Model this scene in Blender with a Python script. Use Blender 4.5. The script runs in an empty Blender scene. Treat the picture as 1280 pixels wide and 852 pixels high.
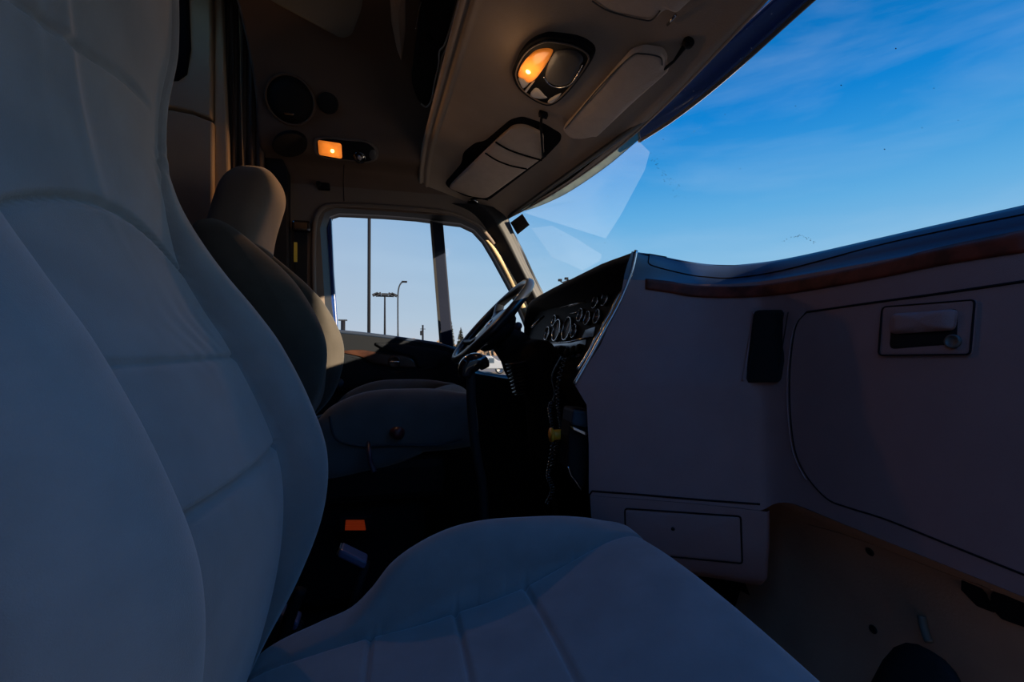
import bpy, bmesh, math, random
import numpy as np
from mathutils import Vector, Matrix
from mathutils.bvhtree import BVHTree
random.seed(7); rng = np.random.RandomState(7)
S = bpy.context.scene; COL = S.collection
R = math.radians
# ------------------------------------------------------------------ viewpoint
SUN = (.69,-.725,.26,16.)
TX = 3.67; TY = -2.2; TZ = 2.0  # front, side and top of the added sun-blocking trailer
SKYB = 5.4; LP1 = .2; LP2 = 1.5
F = 569.0; YAW = R(13.5); PITCH = R(0.6); ZO = 2.15      # ZO: eye height above the ground outside
CW = Vector((math.sin(YAW)*math.cos(PITCH), math.cos(YAW)*math.cos(PITCH), math.sin(PITCH)))
CR = Vector((math.cos(YAW), -math.sin(YAW), 0)); CU = CR.cross(CW)
def ray(px, py): return (CR*((px-640)/F) + CU*((426-py)/F) + CW)
def onY(px, py, Y): d = ray(px, py); return d*(Y/d.y)
def onX(px, py, X): d = ray(px, py); return d*(X/d.x)
def onZ(px, py, Z): d = ray(px, py); return d*(Z/d.z)
def onP(px, py, p, n):
    d = ray(px, py); return d*(Vector(p).dot(Vector(n))/d.dot(Vector(n)))

# ------------------------------------------------------------------ materials
M = {}
def mat(name, c, rough=.6, metal=0., spec=.5, bump=0., bscale=200., var=0., vscale=8., c2=None, sheen=0., coat=0., em=None, ems=0., bdist=.001):
    m = bpy.data.materials.new(name); m.use_nodes = True; nt = m.node_tree; N = nt.nodes; L = nt.links
    b = N['Principled BSDF']; b.inputs['Base Color'].default_value = (*c, 1); b.inputs['Roughness'].default_value = rough
    b.inputs['Metallic'].default_value = metal; b.inputs['Specular IOR Level'].default_value = spec
    b.inputs['Sheen Weight'].default_value = sheen; b.inputs['Coat Weight'].default_value = coat
    if em: b.inputs['Emission Color'].default_value = (*em, 1); b.inputs['Emission Strength'].default_value = ems
    tc = N.new('ShaderNodeTexCoord')
    if var or c2:
        n = N.new('ShaderNodeTexNoise'); n.inputs['Scale'].default_value = vscale; n.inputs['Detail'].default_value = 5
        L.new(tc.outputs['Object'], n.inputs['Vector'])
        r = N.new('ShaderNodeValToRGB'); r.color_ramp.elements[0].position = .35; r.color_ramp.elements[1].position = .65
        d = c2 or tuple(x*(1-var) for x in c)
        r.color_ramp.elements[0].color = (*d, 1); r.color_ramp.elements[1].color = (*c, 1)
        L.new(n.outputs['Fac'], r.inputs['Fac']); L.new(r.outputs['Color'], b.inputs['Base Color'])
    if bump:
        n = N.new('ShaderNodeTexNoise'); n.inputs['Scale'].default_value = bscale; n.inputs['Detail'].default_value = 4
        L.new(tc.outputs['Object'], n.inputs['Vector'])
        bp = N.new('ShaderNodeBump'); bp.inputs['Strength'].default_value = bump; bp.inputs['Distance'].default_value = bdist
        L.new(n.outputs['Fac'], bp.inputs['Height']); L.new(bp.outputs['Normal'], b.inputs['Normal'])
    M[name] = m; return m
mat('seat_fabric', (.19,.18,.178), .95, spec=.15, bump=.5, bscale=900, var=.16, vscale=14, sheen=.35)
mat('dash', (.20,.105,.100), .6, spec=.3, bump=.5, bscale=700, var=.06, vscale=20)
mat('dash_top', (.016,.026,.05), .38, spec=.5, bump=.3, bscale=500)
mat('black', (.006,.006,.007), .7, spec=.12)
mat('driver_fabric_shaded', (.062,.055,.048), .95, spec=.1, bump=.5, bscale=900, var=.16, vscale=14, sheen=.15)  # seat cloth darkened, the shade on the driver side painted into it
mat('headrest_amber_lit', (.12,.095,.08), .95, spec=.1, bump=.5, bscale=900, var=.12, vscale=14, sheen=.3)  # seat cloth browned, amber lamp light painted into its colour
mat('black_soft', (.012,.012,.014), .75, spec=.2, bump=.3, bscale=500)
mat('gloss_black', (.01,.01,.012), .12, spec=.6, coat=.4)
mat('groove', (.006,.005,.007), .9, spec=.1)
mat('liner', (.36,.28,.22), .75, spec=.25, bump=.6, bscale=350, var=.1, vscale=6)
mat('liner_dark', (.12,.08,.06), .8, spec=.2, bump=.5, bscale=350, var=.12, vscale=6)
mat('visor', (.55,.43,.34), .62, spec=.3, bump=.8, bscale=160, var=.08, vscale=30)
mat('rim_black', (.010,.012,.016), .28, spec=.5)
mat('bead', (.45,.42,.38), .3, spec=.5)
mat('visor_edge', (.05,.045,.043), .5)
mat('cabinet', (.50,.38,.26), .7, spec=.2, bump=.3, bscale=300, var=.08)
mat('curtain', (.07,.05,.042), .95, spec=.1, sheen=.3)
mat('panel_grey', (.14,.145,.135), .55, spec=.3)
mat('wood', (.13,.022,.012), .55, spec=.12, c2=(.05,.010,.006), vscale=28)
mat('wood_door', (.045,.018,.011), .35, spec=.3, c2=(.02,.008,.006), vscale=22, coat=.15)
mat('chrome', (.75,.75,.76), .12, metal=1)
mat('chrome_dim', (.45,.46,.48), .22, metal=1)
mat('gauge_face', (.02,.024,.03), .5, spec=.3)
mat('needle', (.7,.25,.12), .5)
mat('grey_mark', (.22,.22,.22), .6)
mat('blue_paint', (.006,.032,.16), .25, spec=.5, coat=.6)
mat('pillar', (.013,.013,.014), .55, spec=.35, bump=.3, bscale=400)
mat('trim', (.12,.092,.075), .6, spec=.3, bump=.4, bscale=350)
mat('cord_and_sun_tan', (.42,.31,.18), .65, spec=.2)  # tan of the curtain cord; on the pillar strip it stands for sunlight
mat('rubber', (.010,.010,.011), .35, spec=.6)
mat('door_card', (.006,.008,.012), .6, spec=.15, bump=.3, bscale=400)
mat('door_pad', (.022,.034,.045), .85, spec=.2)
mat('carpet', (.012,.010,.010), .95, spec=.05, bump=.8, bscale=300)
mat('kick', (.36,.17,.11), .7, spec=.25, bump=.5, bscale=250, var=.22, vscale=7)
mat('yellow', (.55,.26,.01), .5)
mat('yellow_label', (.6,.45,.05), .6)
mat('purple', (.05,.035,.06), .4)
mat('red_knob', (.06,.012,.018), .4)
mat('buckle', (.06,.07,.13), .35, spec=.6)
mat('sticker', (.045,.022,.018), .6, c2=(.012,.008,.008), vscale=160)
mat('asphalt', (.135,.112,.09), .9, var=.3, vscale=1.5)
mat('grass', (.12,.095,.05), .95, c2=(.05,.04,.02), vscale=3)
mat('pole', (.004,.004,.005), .8, spec=.1)
mat('pole_light', (.014,.015,.017), .8, spec=.1)
mat('foliage', (.016,.022,.012), .9, c2=(.05,.035,.018), vscale=9)
mat('bare_tree', (.22,.13,.07), .9, c2=(.06,.04,.02), vscale=3)
mat('white_paint', (.62,.62,.60), .4)
mat('van_paint', (.13,.135,.14), .5)
mat('post', (.003,.006,.018), .6, spec=.12)
mat('dark_glass', (.02,.03,.04), .1, spec=.6)
mat('satin_panel', (.16,.19,.24), .16, metal=.6)
mat('amber_glow', (.9,.35,.05), .3, em=(1.,.27,.02), ems=.85)
mat('bulb', (1,.8,.4), .3, em=(1.,.55,.16), ems=5)
mat('red_glow', (.3,.03,.01), .4, em=(1.,.10,.015), ems=.07)
mat('driver_cushion_shaded', (.07,.085,.095), .95, spec=.1, bump=.5, bscale=900, var=.16, vscale=14, sheen=.4)  # seat cloth again, shade and a teal highlight put into the colour
mat('speaker_mesh', (.010,.009,.009), .7, spec=.2)
mat('clear_lens', (.5,.47,.45), .18, spec=.6, coat=.5)

def glassmat(name, tint, gl=.06, film=0., filmc=(.5,.55,.6), dscale=6., dmin=.5):
    m = bpy.data.materials.new(name); m.use_nodes = True; nt = m.node_tree; N = nt.nodes; L = nt.links
    N.clear(); out = N.new('ShaderNodeOutputMaterial')
    t = N.new('ShaderNodeBsdfTransparent'); t.inputs['Color'].default_value = (*tint, 1)
    g = N.new('ShaderNodeBsdfGlossy'); g.inputs['Roughness'].default_value = .02
    mx = N.new('ShaderNodeMixShader'); mx.inputs[0].default_value = gl
    L.new(t.outputs[0], mx.inputs[1]); L.new(g.outputs[0], mx.inputs[2]); last = mx
    if film:
        d = N.new('ShaderNodeBsdfTranslucent'); d.inputs['Color'].default_value = (*filmc, 1)
        m2 = N.new('ShaderNodeMixShader')
        tc = N.new('ShaderNodeTexCoord'); n = N.new('ShaderNodeTexNoise'); n.inputs['Scale'].default_value = dscale; n.inputs['Detail'].default_value = 6
        L.new(tc.outputs['Object'], n.inputs['Vector'])
        mr = N.new('ShaderNodeMapRange'); mr.inputs['From Min'].default_value = .3; mr.inputs['From Max'].default_value = .7
        mr.inputs['To Min'].default_value = film*dmin; mr.inputs['To Max'].default_value = film
        L.new(n.outputs['Fac'], mr.inputs['Value']); L.new(mr.outputs[0], m2.inputs[0])
        L.new(mx.outputs[0], m2.inputs[1]); L.new(d.outputs[0], m2.inputs[2]); last = m2
    L.new(last.outputs[0], out.inputs['Surface']); M[name] = m; return m
glassmat('glass', (.97,.985,1.), .012)
glassmat('side_glass', (.96,.97,.98), .01)
glassmat('pale_film', (1,1,1), .0, film=.045, filmc=(.98,1.,1.), dscale=3., dmin=.8)  # thin pale translucent patches over part of the windshield
glassmat('shade_band', (.12,.14,.12), .03, film=.7, filmc=(.10,.11,.085), dscale=14.)

def lensmat(name, p, r0, r1):
    m = mat(name, (.9,.35,.05), .3); nt = m.node_tree; N = nt.nodes; L = nt.links; b = N['Principled BSDF']
    tc = N.new('ShaderNodeTexCoord'); d = N.new('ShaderNodeVectorMath'); d.operation = 'DISTANCE'; L.new(tc.outputs['Object'], d.inputs[0]); d.inputs[1].default_value = tuple(p)
    r = N.new('ShaderNodeMapRange'); r.inputs['From Min'].default_value = r0; r.inputs['From Max'].default_value = r1; r.inputs['To Min'].default_value = 1.25; r.inputs['To Max'].default_value = .28
    n = N.new('ShaderNodeTexNoise'); n.inputs['Scale'].default_value = 60; L.new(tc.outputs['Object'], n.inputs['Vector'])
    mu = N.new('ShaderNodeMath'); mu.operation = 'MULTIPLY'; ad = N.new('ShaderNodeMath'); ad.inputs[1].default_value = .5
    L.new(n.outputs['Fac'], ad.inputs[0]); L.new(d.outputs['Value'], r.inputs['Value']); L.new(r.outputs[0], mu.inputs[0]); L.new(ad.outputs[0], mu.inputs[1])
    b.inputs['Emission Color'].default_value = (1.,.24,.025,1); L.new(mu.outputs[0], b.inputs['Emission Strength']); return m
# ------------------------------------------------------------------ object helpers
def finish(name, verts, faces, m, parent=None, smooth=True, bevel=0., seg=2, autosmooth=None, subsurf=0, solid=0.):
    V = np.array([tuple(v) for v in verts], dtype=float)
    if parent is None:
        o0 = np.array([(V[:,0].min()+V[:,0].max())/2, (V[:,1].min()+V[:,1].max())/2, V[:,2].min()])
    else:
        a = parent; o0 = np.zeros(3)
        while a is not None: o0 = o0 + np.array(a.location); a = a.parent
    me = bpy.data.meshes.new(name); me.from_pydata((V-o0).tolist(), [], [tuple(int(i) for i in f) for f in faces]); me.update()
    bm = bmesh.new(); bm.from_mesh(me); bmesh.ops.recalc_face_normals(bm, faces=bm.faces)
    bm.to_mesh(me); bm.free()
    if smooth: me.polygons.foreach_set('use_smooth', [True]*len(me.polygons))
    o = bpy.data.objects.new(name, me); COL.objects.link(o)
    mats = m if isinstance(m, (list, tuple)) else [m]
    for x in mats: me.materials.append(M[x])
    if parent is None: o.location = o0
    else: o.parent = parent
    if solid:
        s = o.modifiers.new('s', 'SOLIDIFY'); s.thickness = solid; s.offset = 0
    if bevel:
        b = o.modifiers.new('b', 'BEVEL'); b.width = bevel; b.segments = seg; b.limit_method = 'ANGLE'; b.angle_limit = R(40)
        b.harden_normals = False
    if subsurf:
        s = o.modifiers.new('ss', 'SUBSURF'); s.levels = subsurf; s.render_levels = subsurf
    if smooth and autosmooth is not None:
        bm = bmesh.new(); bm.from_mesh(me)
        for e in bm.edges:
            if len(e.link_faces) == 2 and e.calc_face_angle(0) > R(autosmooth): e.smooth = False
        bm.to_mesh(me); bm.free()
    return o
def tag(o, label=None, cat=None, group=None, kind=None):
    if label: o['label'] = label
    if cat: o['category'] = cat
    if group: o['group'] = group
    if kind: o['kind'] = kind
    return o
def empty(name, loc, label, cat, group=None):
    o = bpy.data.objects.new(name, None); COL.objects.link(o); o.location = loc; o.empty_display_size = .05
    return tag(o, label, cat, group)
class MB:
    def __init__(s): s.v = []; s.f = []
    def add(s, v, f):
        k = len(s.v); s.v += [Vector(x) for x in v]; s.f += [tuple(i+k for i in q) for q in f]; return s
    def build(s, name, m, parent=None, **k): return finish(name, s.v, s.f, m, parent, **k)
def box(x0, x1, y0, y1, z0, z1):
    v = [(x,y,z) for x in (x0,x1) for y in (y0,y1) for z in (z0,z1)]
    return v, [(0,1,3,2),(4,6,7,5),(0,4,5,1),(2,3,7,6),(0,2,6,4),(1,5,7,3)]
def obox(c, ax, ay, az, sx, sy, sz):
    c = Vector(c); v = [c+ax*(i*sx/2)+ay*(j*sy/2)+az*(k*sz/2) for i in (-1,1) for j in (-1,1) for k in (-1,1)]
    return v, [(0,1,3,2),(4,6,7,5),(0,4,5,1),(2,3,7,6),(0,2,6,4),(1,5,7,3)]
def catmull(pts, n=8, closed=False):
    P = [np.array(p, dtype=float) for p in pts]; out = []; m = len(P)
    rngi = range(m) if closed else range(m-1)
    for i in rngi:
        if closed: a,b,c,d = P[(i-1)%m],P[i],P[(i+1)%m],P[(i+2)%m]
        else: a,b,c,d = P[max(i-1,0)],P[i],P[i+1],P[min(i+2,m-1)]
        for k in range(n):
            t = k/n
            out.append(.5*((2*b)+(c-a)*t+(2*a-5*b+4*c-d)*t*t+(3*b-a-3*c+d)*t**3))
    if not closed: out.append(P[-1])
    return out
def tube(path, r, n=10, closed=False, cap=True, flat=None):
    P = [Vector(p) for p in path]; m = len(P)
    rr = r if isinstance(r, (list, tuple, np.ndarray)) else [r]*m
    T = []
    for i in range(m):
        a = P[(i-1)%m] if (closed or i > 0) else P[i]; b = P[(i+1)%m] if (closed or i < m-1) else P[i]
        T.append((b-a).normalized())
    up = Vector((0,0,1)) if abs(T[0].z) < .9 else Vector((1,0,0))
    n0 = (up - T[0]*up.dot(T[0])).normalized(); v = []
    for i in range(m):
        n0 = (n0 - T[i]*n0.dot(T[i])).normalized(); b0 = T[i].cross(n0)
        for k in range(n):
            a = 2*math.pi*k/n; v.append(P[i]+n0*math.cos(a)*rr[i]+b0*math.sin(a)*rr[i]*(flat or 1))
    f = []
    for i in range(m if closed else m-1):
        for k in range(n):
            a = i*n+k; b = i*n+(k+1)%n; c = ((i+1)%m)*n+(k+1)%n; d = ((i+1)%m)*n+k; f.append((a,b,c,d))
    if cap and not closed: f.append(tuple(range(n))[::-1]); f.append(tuple(range((m-1)*n, m*n)))
    return v, f
def lathe(c, axis, prof, n=32, cap=True):
    """prof: list of (radius, height along axis)"""
    axis = Vector(axis).normalized(); u = axis.orthogonal().normalized(); w = axis.cross(u); c = Vector(c); v = []
    for (r, h) in prof:
        for k in range(n):
            a = 2*math.pi*k/n; v.append(c+axis*h+u*r*math.cos(a)+w*r*math.sin(a))
    f = []
    for i in range(len(prof)-1):
        for k in range(n): f.append((i*n+k, i*n+(k+1)%n, (i+1)*n+(k+1)%n, (i+1)*n+k))
    if cap: f.append(tuple(range(n))); f.append(tuple(range((len(prof)-1)*n, len(prof)*n)))
    return v, f
def gridmesh(rows, closed_u=False):
    """rows: list of equally long lists of points"""
    n = len(rows[0]); v = [p for r in rows for p in r]; f = []
    for i in range(len(rows)-1):
        for k in range(n if closed_u else n-1):
            f.append((i*n+k, i*n+(k+1)%n, (i+1)*n+(k+1)%n, (i+1)*n+k))
    return v, f
def bvh(vf):
    v, f = vf; return BVHTree.FromPolygons([Vector(x) for x in v], [tuple(q) for q in f])
def hit(B, px, py):
    d = ray(px, py).normalized(); r = B.ray_cast(Vector((0,0,0)), d)
    if r[0] is None:
        r = B.find_nearest(d*1.2)
        return r[0], (r[1] if r[1].dot(d) < 0 else -r[1])
    n = r[1]; return r[0], (n if n.dot(d) < 0 else -n)
def rpoly(pts, r=6, n=5):
    """round the corners of a picture outline"""
    out = []; m = len(pts)
    for i in range(m):
        p = Vector((*pts[i],)); a = Vector((*pts[i-1],)); b = Vector((*pts[(i+1)%m],))
        da = (a-p); db = (b-p); ra = min(r, da.length*.45); rb = min(r, db.length*.45)
        s = p+da.normalized()*ra; e = p+db.normalized()*rb
        for k in range(n+1):
            t = k/n; out.append(tuple(s*(1-t)**2+p*2*t*(1-t)+e*t*t))
    return out
def dens(pts, step=12):
    out = []
    for i in range(len(pts)):
        a = Vector((*pts[i],)); b = Vector((*pts[(i+1)%len(pts)],)); k = max(1, int((b-a).length/step))
        for j in range(k): out.append(tuple(a+(b-a)*j/k))
    return out
def smoothn(B, px, py):
    p, n = hit(B, px, py); return p, n
def patch(name, B, pts, m, parent=None, th=.004, inset=.06, base=-.004, plane=False, avg=True, dome=0., **k):
    """a slab with rounded rim lying on surface B, outline given by where it is seen"""
    H = [hit(B, *p) for p in pts]; P = [h[0] for h in H]
    nn = sum((h[1] for h in H), Vector()).normalized()
    Nn = [nn if avg else h[1] for h in H]
    c = sum(P, Vector())/len(P); m_ = len(P)
    if plane:
        P = [p - nn*((p-c).dot(nn)) for p in P]
    rows = [[P[i]+Nn[i]*base for i in range(m_)], [P[i]+Nn[i]*th*.6 for i in range(m_)],
            [P[i]+(c-P[i]).normalized()*min(inset*.35, .002+abs(th)*.35)+Nn[i]*th*.92 for i in range(m_)],
            [P[i]+(c-P[i]).normalized()*min(inset, .004+abs(th)*.9)+Nn[i]*th for i in range(m_)]]
    if dome or not plane:
        for q in (.35,.7):
            row = []
            for i in range(m_):
                r0 = rows[3][i]; row.append(r0.lerp(c+nn*th, q)+nn*dome*q)
            rows.append(row)
    v, f = gridmesh(rows, True); k0 = len(v)
    v = v+[c+nn*(th+dome)]; s = len(rows)-1
    f = f+[(s*m_+i, s*m_+(i+1)%m_, k0) for i in range(m_)]
    return finish(name, v, f, m, parent, autosmooth=50, **k)
def groove_line(B, pts, r=.0018, off=.0, closed=False, n=6):
    P = []
    for p in catmull(pts, n, closed):
        h, nn = hit(B, *p); P.append(h+nn*off)
    return tube(P, r, 6, closed)

# =================================================================== SEATS
def interp(tab, z):
    """tab: rows (key, values...), key ascending; smooth interpolation"""
    K = [t[0] for t in tab]; T = np.array(tab, dtype=float)
    if z <= K[0]: return T[0,1:]
    if z >= K[-1]: return T[-1,1:]
    i = max(j for j in range(len(K)) if K[j] <= z)
    a = T[max(i-1,0)]; b = T[i]; c = T[i+1]; d = T[min(i+2,len(K)-1)]
    h = c[0]-b[0]; t = (z-b[0])/h
    m1 = (c-a)/(c[0]-a[0]); m2 = (d-b)/(d[0]-b[0])
    out = (2*t**3-3*t**2+1)*b+(t**3-2*t**2+t)*h*m1+(-2*t**3+3*t**2)*c+(t**3-t**2)*h*m2
    return out[1:]
def gau(x, s): return math.exp(-(x/s)**2)
def seat_back(tab, yc, off, seams, folds, nz=300, parent=None, top=.8, near=.5, m='seat_fabric', name='backrest'):
    # table row: z, X of panel, panel half width, outer half width, bolster height, thickness
    zs = np.linspace(tab[0][0], top, nz); rows = []
    for z in zs:
        Xc, wp, wo, hb, tk = interp(tab, z)
        endf = min(1., max(.02, (top-z)/.06)); rnd = math.sqrt(1-(1-endf)**2)
        wo2 = wo*(.72+.28*rnd); tk2 = tk*(.35+.65*rnd); hb2 = hb
        row = []
        ys = [-1+2*i/200 for i in range(201)]
        for s in ys:
            y = s*wo2; ay = abs(y); wpx = min(wp, wo2*.93); hb2 = hb*(near if y < 0 else 1)
            if ay <= wpx:
                q = ay/wpx; x = .014*(1-q*q) - .004
            else:
                q = (ay-wpx)/max(wo2-wpx, 1e-4)
                x = hb2*math.sin(math.pi*min(1, q*.93+.0)**.62)**.8 if q < 1 else 0
                x -= max(0, q-.55)**2*.16*min(1, (wo2-wpx)/.1)
            x -= .015*gau(ay-wpx, .0045)*min(1, hb/.02+.15)
            for (f) in seams: x -= f(y, z, wpx)
            for (f) in folds: x += f(y, z)
            row.append((Xc+x-(1-rnd)*.03, yc+y, z))
        # side and rear
        xe = row[-1][0]; x0 = row[0][0]; back = Xc-tk2
        for q in (.12,.3,.55,.8,.95): row.append((xe+(back-xe)*q, yc+wo2*(1+.03*math.sin(q*math.pi)), z))
        for q in np.linspace(.94,-.94,12): row.append((back-.02*(1-q*q), yc+q*wo2, z))
        for q in (.95,.8,.55,.3,.12): row.append((x0+(back-x0)*q, yc-wo2*(1+.03*math.sin(q*math.pi)), z))
        rows.append([(a+off[0], b+off[1], c+off[2]) for a,b,c in row])
    v, f = gridmesh(rows, True); n = len(rows[0])
    f.append(tuple(range(n))); f.append(tuple(range((len(rows)-1)*n, len(rows)*n)))
    return finish(name, v, f, m, parent)
def cushion(tab, yc, off, seams, nx=240, parent=None, near=.12, wn=.255, m='seat_fabric'):
    # row: X, panel z, crest height above the panel, outer half width
    x0 = tab[0][0]; x1 = tab[-1][0]; rows = []
    for X in np.linspace(x0, x1, nx):
        zp, hb0, wo = interp(tab, X); wp = .175; row = []
        for s in [-1+2*i/180 for i in range(181)]:
            y = s*wo; ay = abs(y)
            wpx = min(wp if y > 0 else wn, wo*(.8 if y > 0 else .93)); hb = hb0*(near if y < 0 else 1)
            if ay <= wpx: q = ay/wpx; z = .012*(1-q*q)-.004
            else:
                q = (ay-wpx)/(wo-wpx); z = hb*math.sin(math.pi*min(1,q*.92)**.62)**.8 - max(0,q-.55)**2*.2
            z -= .013*gau(ay-wpx, .0045)*min(1, hb0/.03+.2)*(1 if y > 0 else .3)
            for f in seams: z -= f(X, y, wpx)
            row.append((X, yc+y, zp+z))
        ze = row[-1][2]; zb = min(zp-.10, -.50)-.03
        for q in (.15,.4,.7,.92): row.append((X, yc+wo*(1+.025*math.sin(q*math.pi)), ze+(zb-ze)*q))
        for q in np.linspace(.93,-.93,8): row.append((X, yc+q*wo, zb-.01))
        for q in (.92,.7,.4,.15): row.append((X, yc-wo*(1+.025*math.sin(q*math.pi)), ze+(zb-ze)*q))
        rows.append([(a+off[0], b+off[1], c+off[2]) for a,b,c in row])
    v, f = gridmesh(rows, True); n = len(rows[0])
    f.append(tuple(range(n))); f.append(tuple(range((len(rows)-1)*n, len(rows)*n)))
    return finish('seat_cushion', v, f, m, parent)

BACK = [(-.60,-.27,.175,.27,.0,.10),(-.50,-.228,.175,.295,.004,.12),(-.40,-.198,.175,.308,.025,.13),(-.29,-.182,.175,.312,.048,.14),(-.19,-.186,.175,.312,.058,.14),
        (-.10,-.215,.175,.311,.060,.14),(0,-.262,.175,.308,.060,.14),(.06,-.298,.175,.303,.056,.13),(.12,-.328,.175,.292,.040,.12),
        (.18,-.343,.175,.268,.016,.11),(.23,-.350,.172,.222,.003,.10),(.28,-.354,.165,.190,.001,.10),(.36,-.352,.165,.182,.0,.11),
        (.46,-.340,.17,.186,.0,.13),(.60,-.345,.17,.186,.0,.13),(.74,-.37,.16,.178,.0,.12),(.80,-.39,.15,.17,.0,.1)]
def sm_back1(y, z, wp):      # curved yoke seam across the shoulders
    zs = .105+.055*max(0, 1-(y/.175)**2)
    return .012*gau(z-zs, .0042) if abs(y) < wp else 0
def sm_back2(y, z, wp): return .006*gau(z+.018, .0038) if abs(y) < wp else 0
def sm_back3(y, z, wp): return .010*gau(z+.158, .0042) if abs(y) < wp else 0
def sm_back4(y, z, wp): return .009*gau(z-.331-.01*math.sin(y*18), .0042)*max(0, min(1, (.13-y)/.06))
def fold_a(y, z): # soft pull marks in the cloth of the upper back
    return .006*gau(y+.05+(z-.3)*.25, .012)*gau(z-.33, .13)+.004*gau(y+.09+(z-.3)*.1, .01)*gau(z-.4, .12)
def fold_b(y, z):
    return .0022*math.sin((z-.25)*230+y*90+3*math.sin(z*40))*gau(y-.165, .02)*gau(z-.26, .035)+.0012*math.sin(y*150+z*60+2*math.sin(z*55))*gau(z-.02, .035)*gau(y-.05, .06)
SB = (sm_back1, sm_back2, sm_back3, sm_back4)
# ---- passenger seat
seat = empty('passenger_seat', (0,.625,-.86), 'large blue-grey cloth front passenger seat with winged backrest filling the left side, nearest the viewer', 'seat')
seat_back(BACK, .625, (0,0,0), SB, (fold_a, fold_b), parent=seat, top=.84)
# rear shell of the backrest, its shoulder showing behind the bolster
rows = []
for z in np.linspace(-.55, .275, 40):
    wo = interp([(-.55,.25),(-.3,.305),(0,.318),(.1,.312),(.17,.300),(.22,.268),(.25,.235),(.275,.19)], z)[0]
    Xc = interp([(-.55,-.33),(-.3,-.25),(-.19,-.25),(0,-.315),(.12,-.362),(.2,-.372),(.275,-.385)], z)[0]
    row = []
    for a in np.linspace(0, 2*math.pi, 49)[:-1]:
        cx = math.copysign(abs(math.sin(a))**.35, math.sin(a)); cy = math.copysign(abs(math.cos(a))**.5, math.cos(a))
        row.append((Xc-.055+.055*cx, .625+wo*cy, z))
    rows.append(row)
v, f = gridmesh(rows, True); f += [tuple(range(48)), tuple(range(39*48, 40*48))]
finish('backrest_shell', v, f, 'seat_fabric', seat)
CUSH = [(-.27,-.55,.0,.26),(-.22,-.515,.0,.275),(-.14,-.495,.008,.288),(-.09,-.486,.018,.29),(-.055,-.480,.045,.295),(-.02,-.476,.085,.298),(.03,-.470,.112,.30),(.09,-.458,.122,.302),
        (.15,-.446,.118,.303),(.22,-.427,.098,.302),(.3,-.394,.060,.298),(.36,-.370,.026,.288),(.40,-.360,.006,.275),(.43,-.360,.0,.262),(.452,-.372,.0,.250),(.466,-.40,.0,.24),(.47,-.45,.0,.23)]
def smc(x0, k):
    return lambda X, y, wp: .0085*gau(X-(x0+k*y), .0045) if abs(y) < wp else 0
cushion(CUSH, .625, (0,0,0), (smc(-.05,.0), smc(.09,.0), smc(.215,.0)), parent=seat)
MB().add(*box(-.22,.38,.40,.86,-.80,-.56)).build('seat_base', 'black', seat, bevel=.03, smooth=False)
MB().add(*tube(catmull([(-.24,.955,-.62),(-.21,.955,-.52),(-.19,.955,-.47)],4), .012, 8)).build('buckle_stalk', 'black', seat)
# ---- driver seat
DO = (-.115,1.165,.185)
dseat = empty('driver_seat', (DO[0],1.79,-.86), 'driver seat in cloth coloured dark for shade, with separate rounded headrest, behind the steering wheel', 'seat')
BACKD = [(-.50,-.26,.175,.27,.0,.10),(-.40,-.198,.175,.300,.025,.13),(-.29,-.182,.175,.305,.050,.14),(-.19,-.186,.175,.305,.062,.14),
        (-.10,-.215,.172,.300,.064,.14),(0,-.27,.17,.285,.062,.14),(.06,-.315,.16,.262,.056,.13),(.12,-.36,.15,.235,.036,.12),(.18,-.41,.14,.205,.016,.11),(.22,-.44,.13,.185,.0,.10)]
seat_back(BACKD, .625, DO, SB[:3], (), nz=150, parent=dseat, top=.225, near=1., m='driver_fabric_shaded')
# headrest
rows = []
for z in np.linspace(.17, .455, 40):
    t = (z-.17)/.285; e = math.sqrt(max(0.0, 1-max(0,(t-.6)/.4)**2.2)); row = []
    for a in np.linspace(0, 2*math.pi, 41)[:-1]:
        cx = math.copysign(abs(math.sin(a))**.6, math.sin(a)); cy = math.copysign(abs(math.cos(a))**.6, math.cos(a))
        row.append((-.455+.02*t-.02*math.cos(t*3)+(.018+.070*e)*cx+DO[0]+.03, .625+(.03+.125*e)*cy+DO[1], z+DO[2]-.018))
    rows.append(row)
v, f = gridmesh(rows, True); f += [tuple(range(40)), tuple(range(39*40, 40*40))]
finish('headrest', v, f, 'headrest_amber_lit', dseat)
MB().add(*tube(catmull([(-.40+DO[0],1.79-.12,.36),(-.372+DO[0],1.79-.05,.378),(-.365+DO[0],1.79+.05,.378),(-.40+DO[0],1.79+.12,.36)],6), .003, 6)).build('piping', 'trim', dseat)
CUSHD = [(a+.0,b,c*.9,d) for a,b,c,d in CUSH]
cushion(CUSHD, .625, (DO[0]-.1,DO[1],DO[2]+.01), (smc(-.05,0), smc(.09,0), smc(.215,0)), nx=100, parent=dseat, near=1., wn=.175, m='driver_cushion_shaded')
MB().add(*box(-.42,.14,1.50,2.02,-.50,-.36)).add(*box(-.36,.08,1.56,1.98,-.84,-.48)).build('seat_base', 'black', dseat, bevel=.03, smooth=False)
v = []
pts = [(412,520),(420,548),(450,557),(500,556),(545,556),(578,548)]
MB().add(*tube([onY(*p, 1.47) for p in catmull(pts, 6)], .004, 6)).build('cushion_piping', 'door_pad', dseat)
c = onY(463, 577, 1.44)
MB().add(*tube(catmull([c+Vector((-.01,.06,.05)), c+Vector((-.004,.0,.028)), c, c+Vector((.012,-.004,-.03))],5), [.010]*6+[.013]*10, 10, flat=.6)).build('recline_lever', 'purple', dseat)
c = onY(497, 541, 1.46)
MB().add(*lathe(c, (.6,-.8,0), [(.004,-.03),(.016,-.02),(.02,0),(.018,.012),(.006,.016)], 16)).build('height_knob', 'red_knob', dseat)

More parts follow.
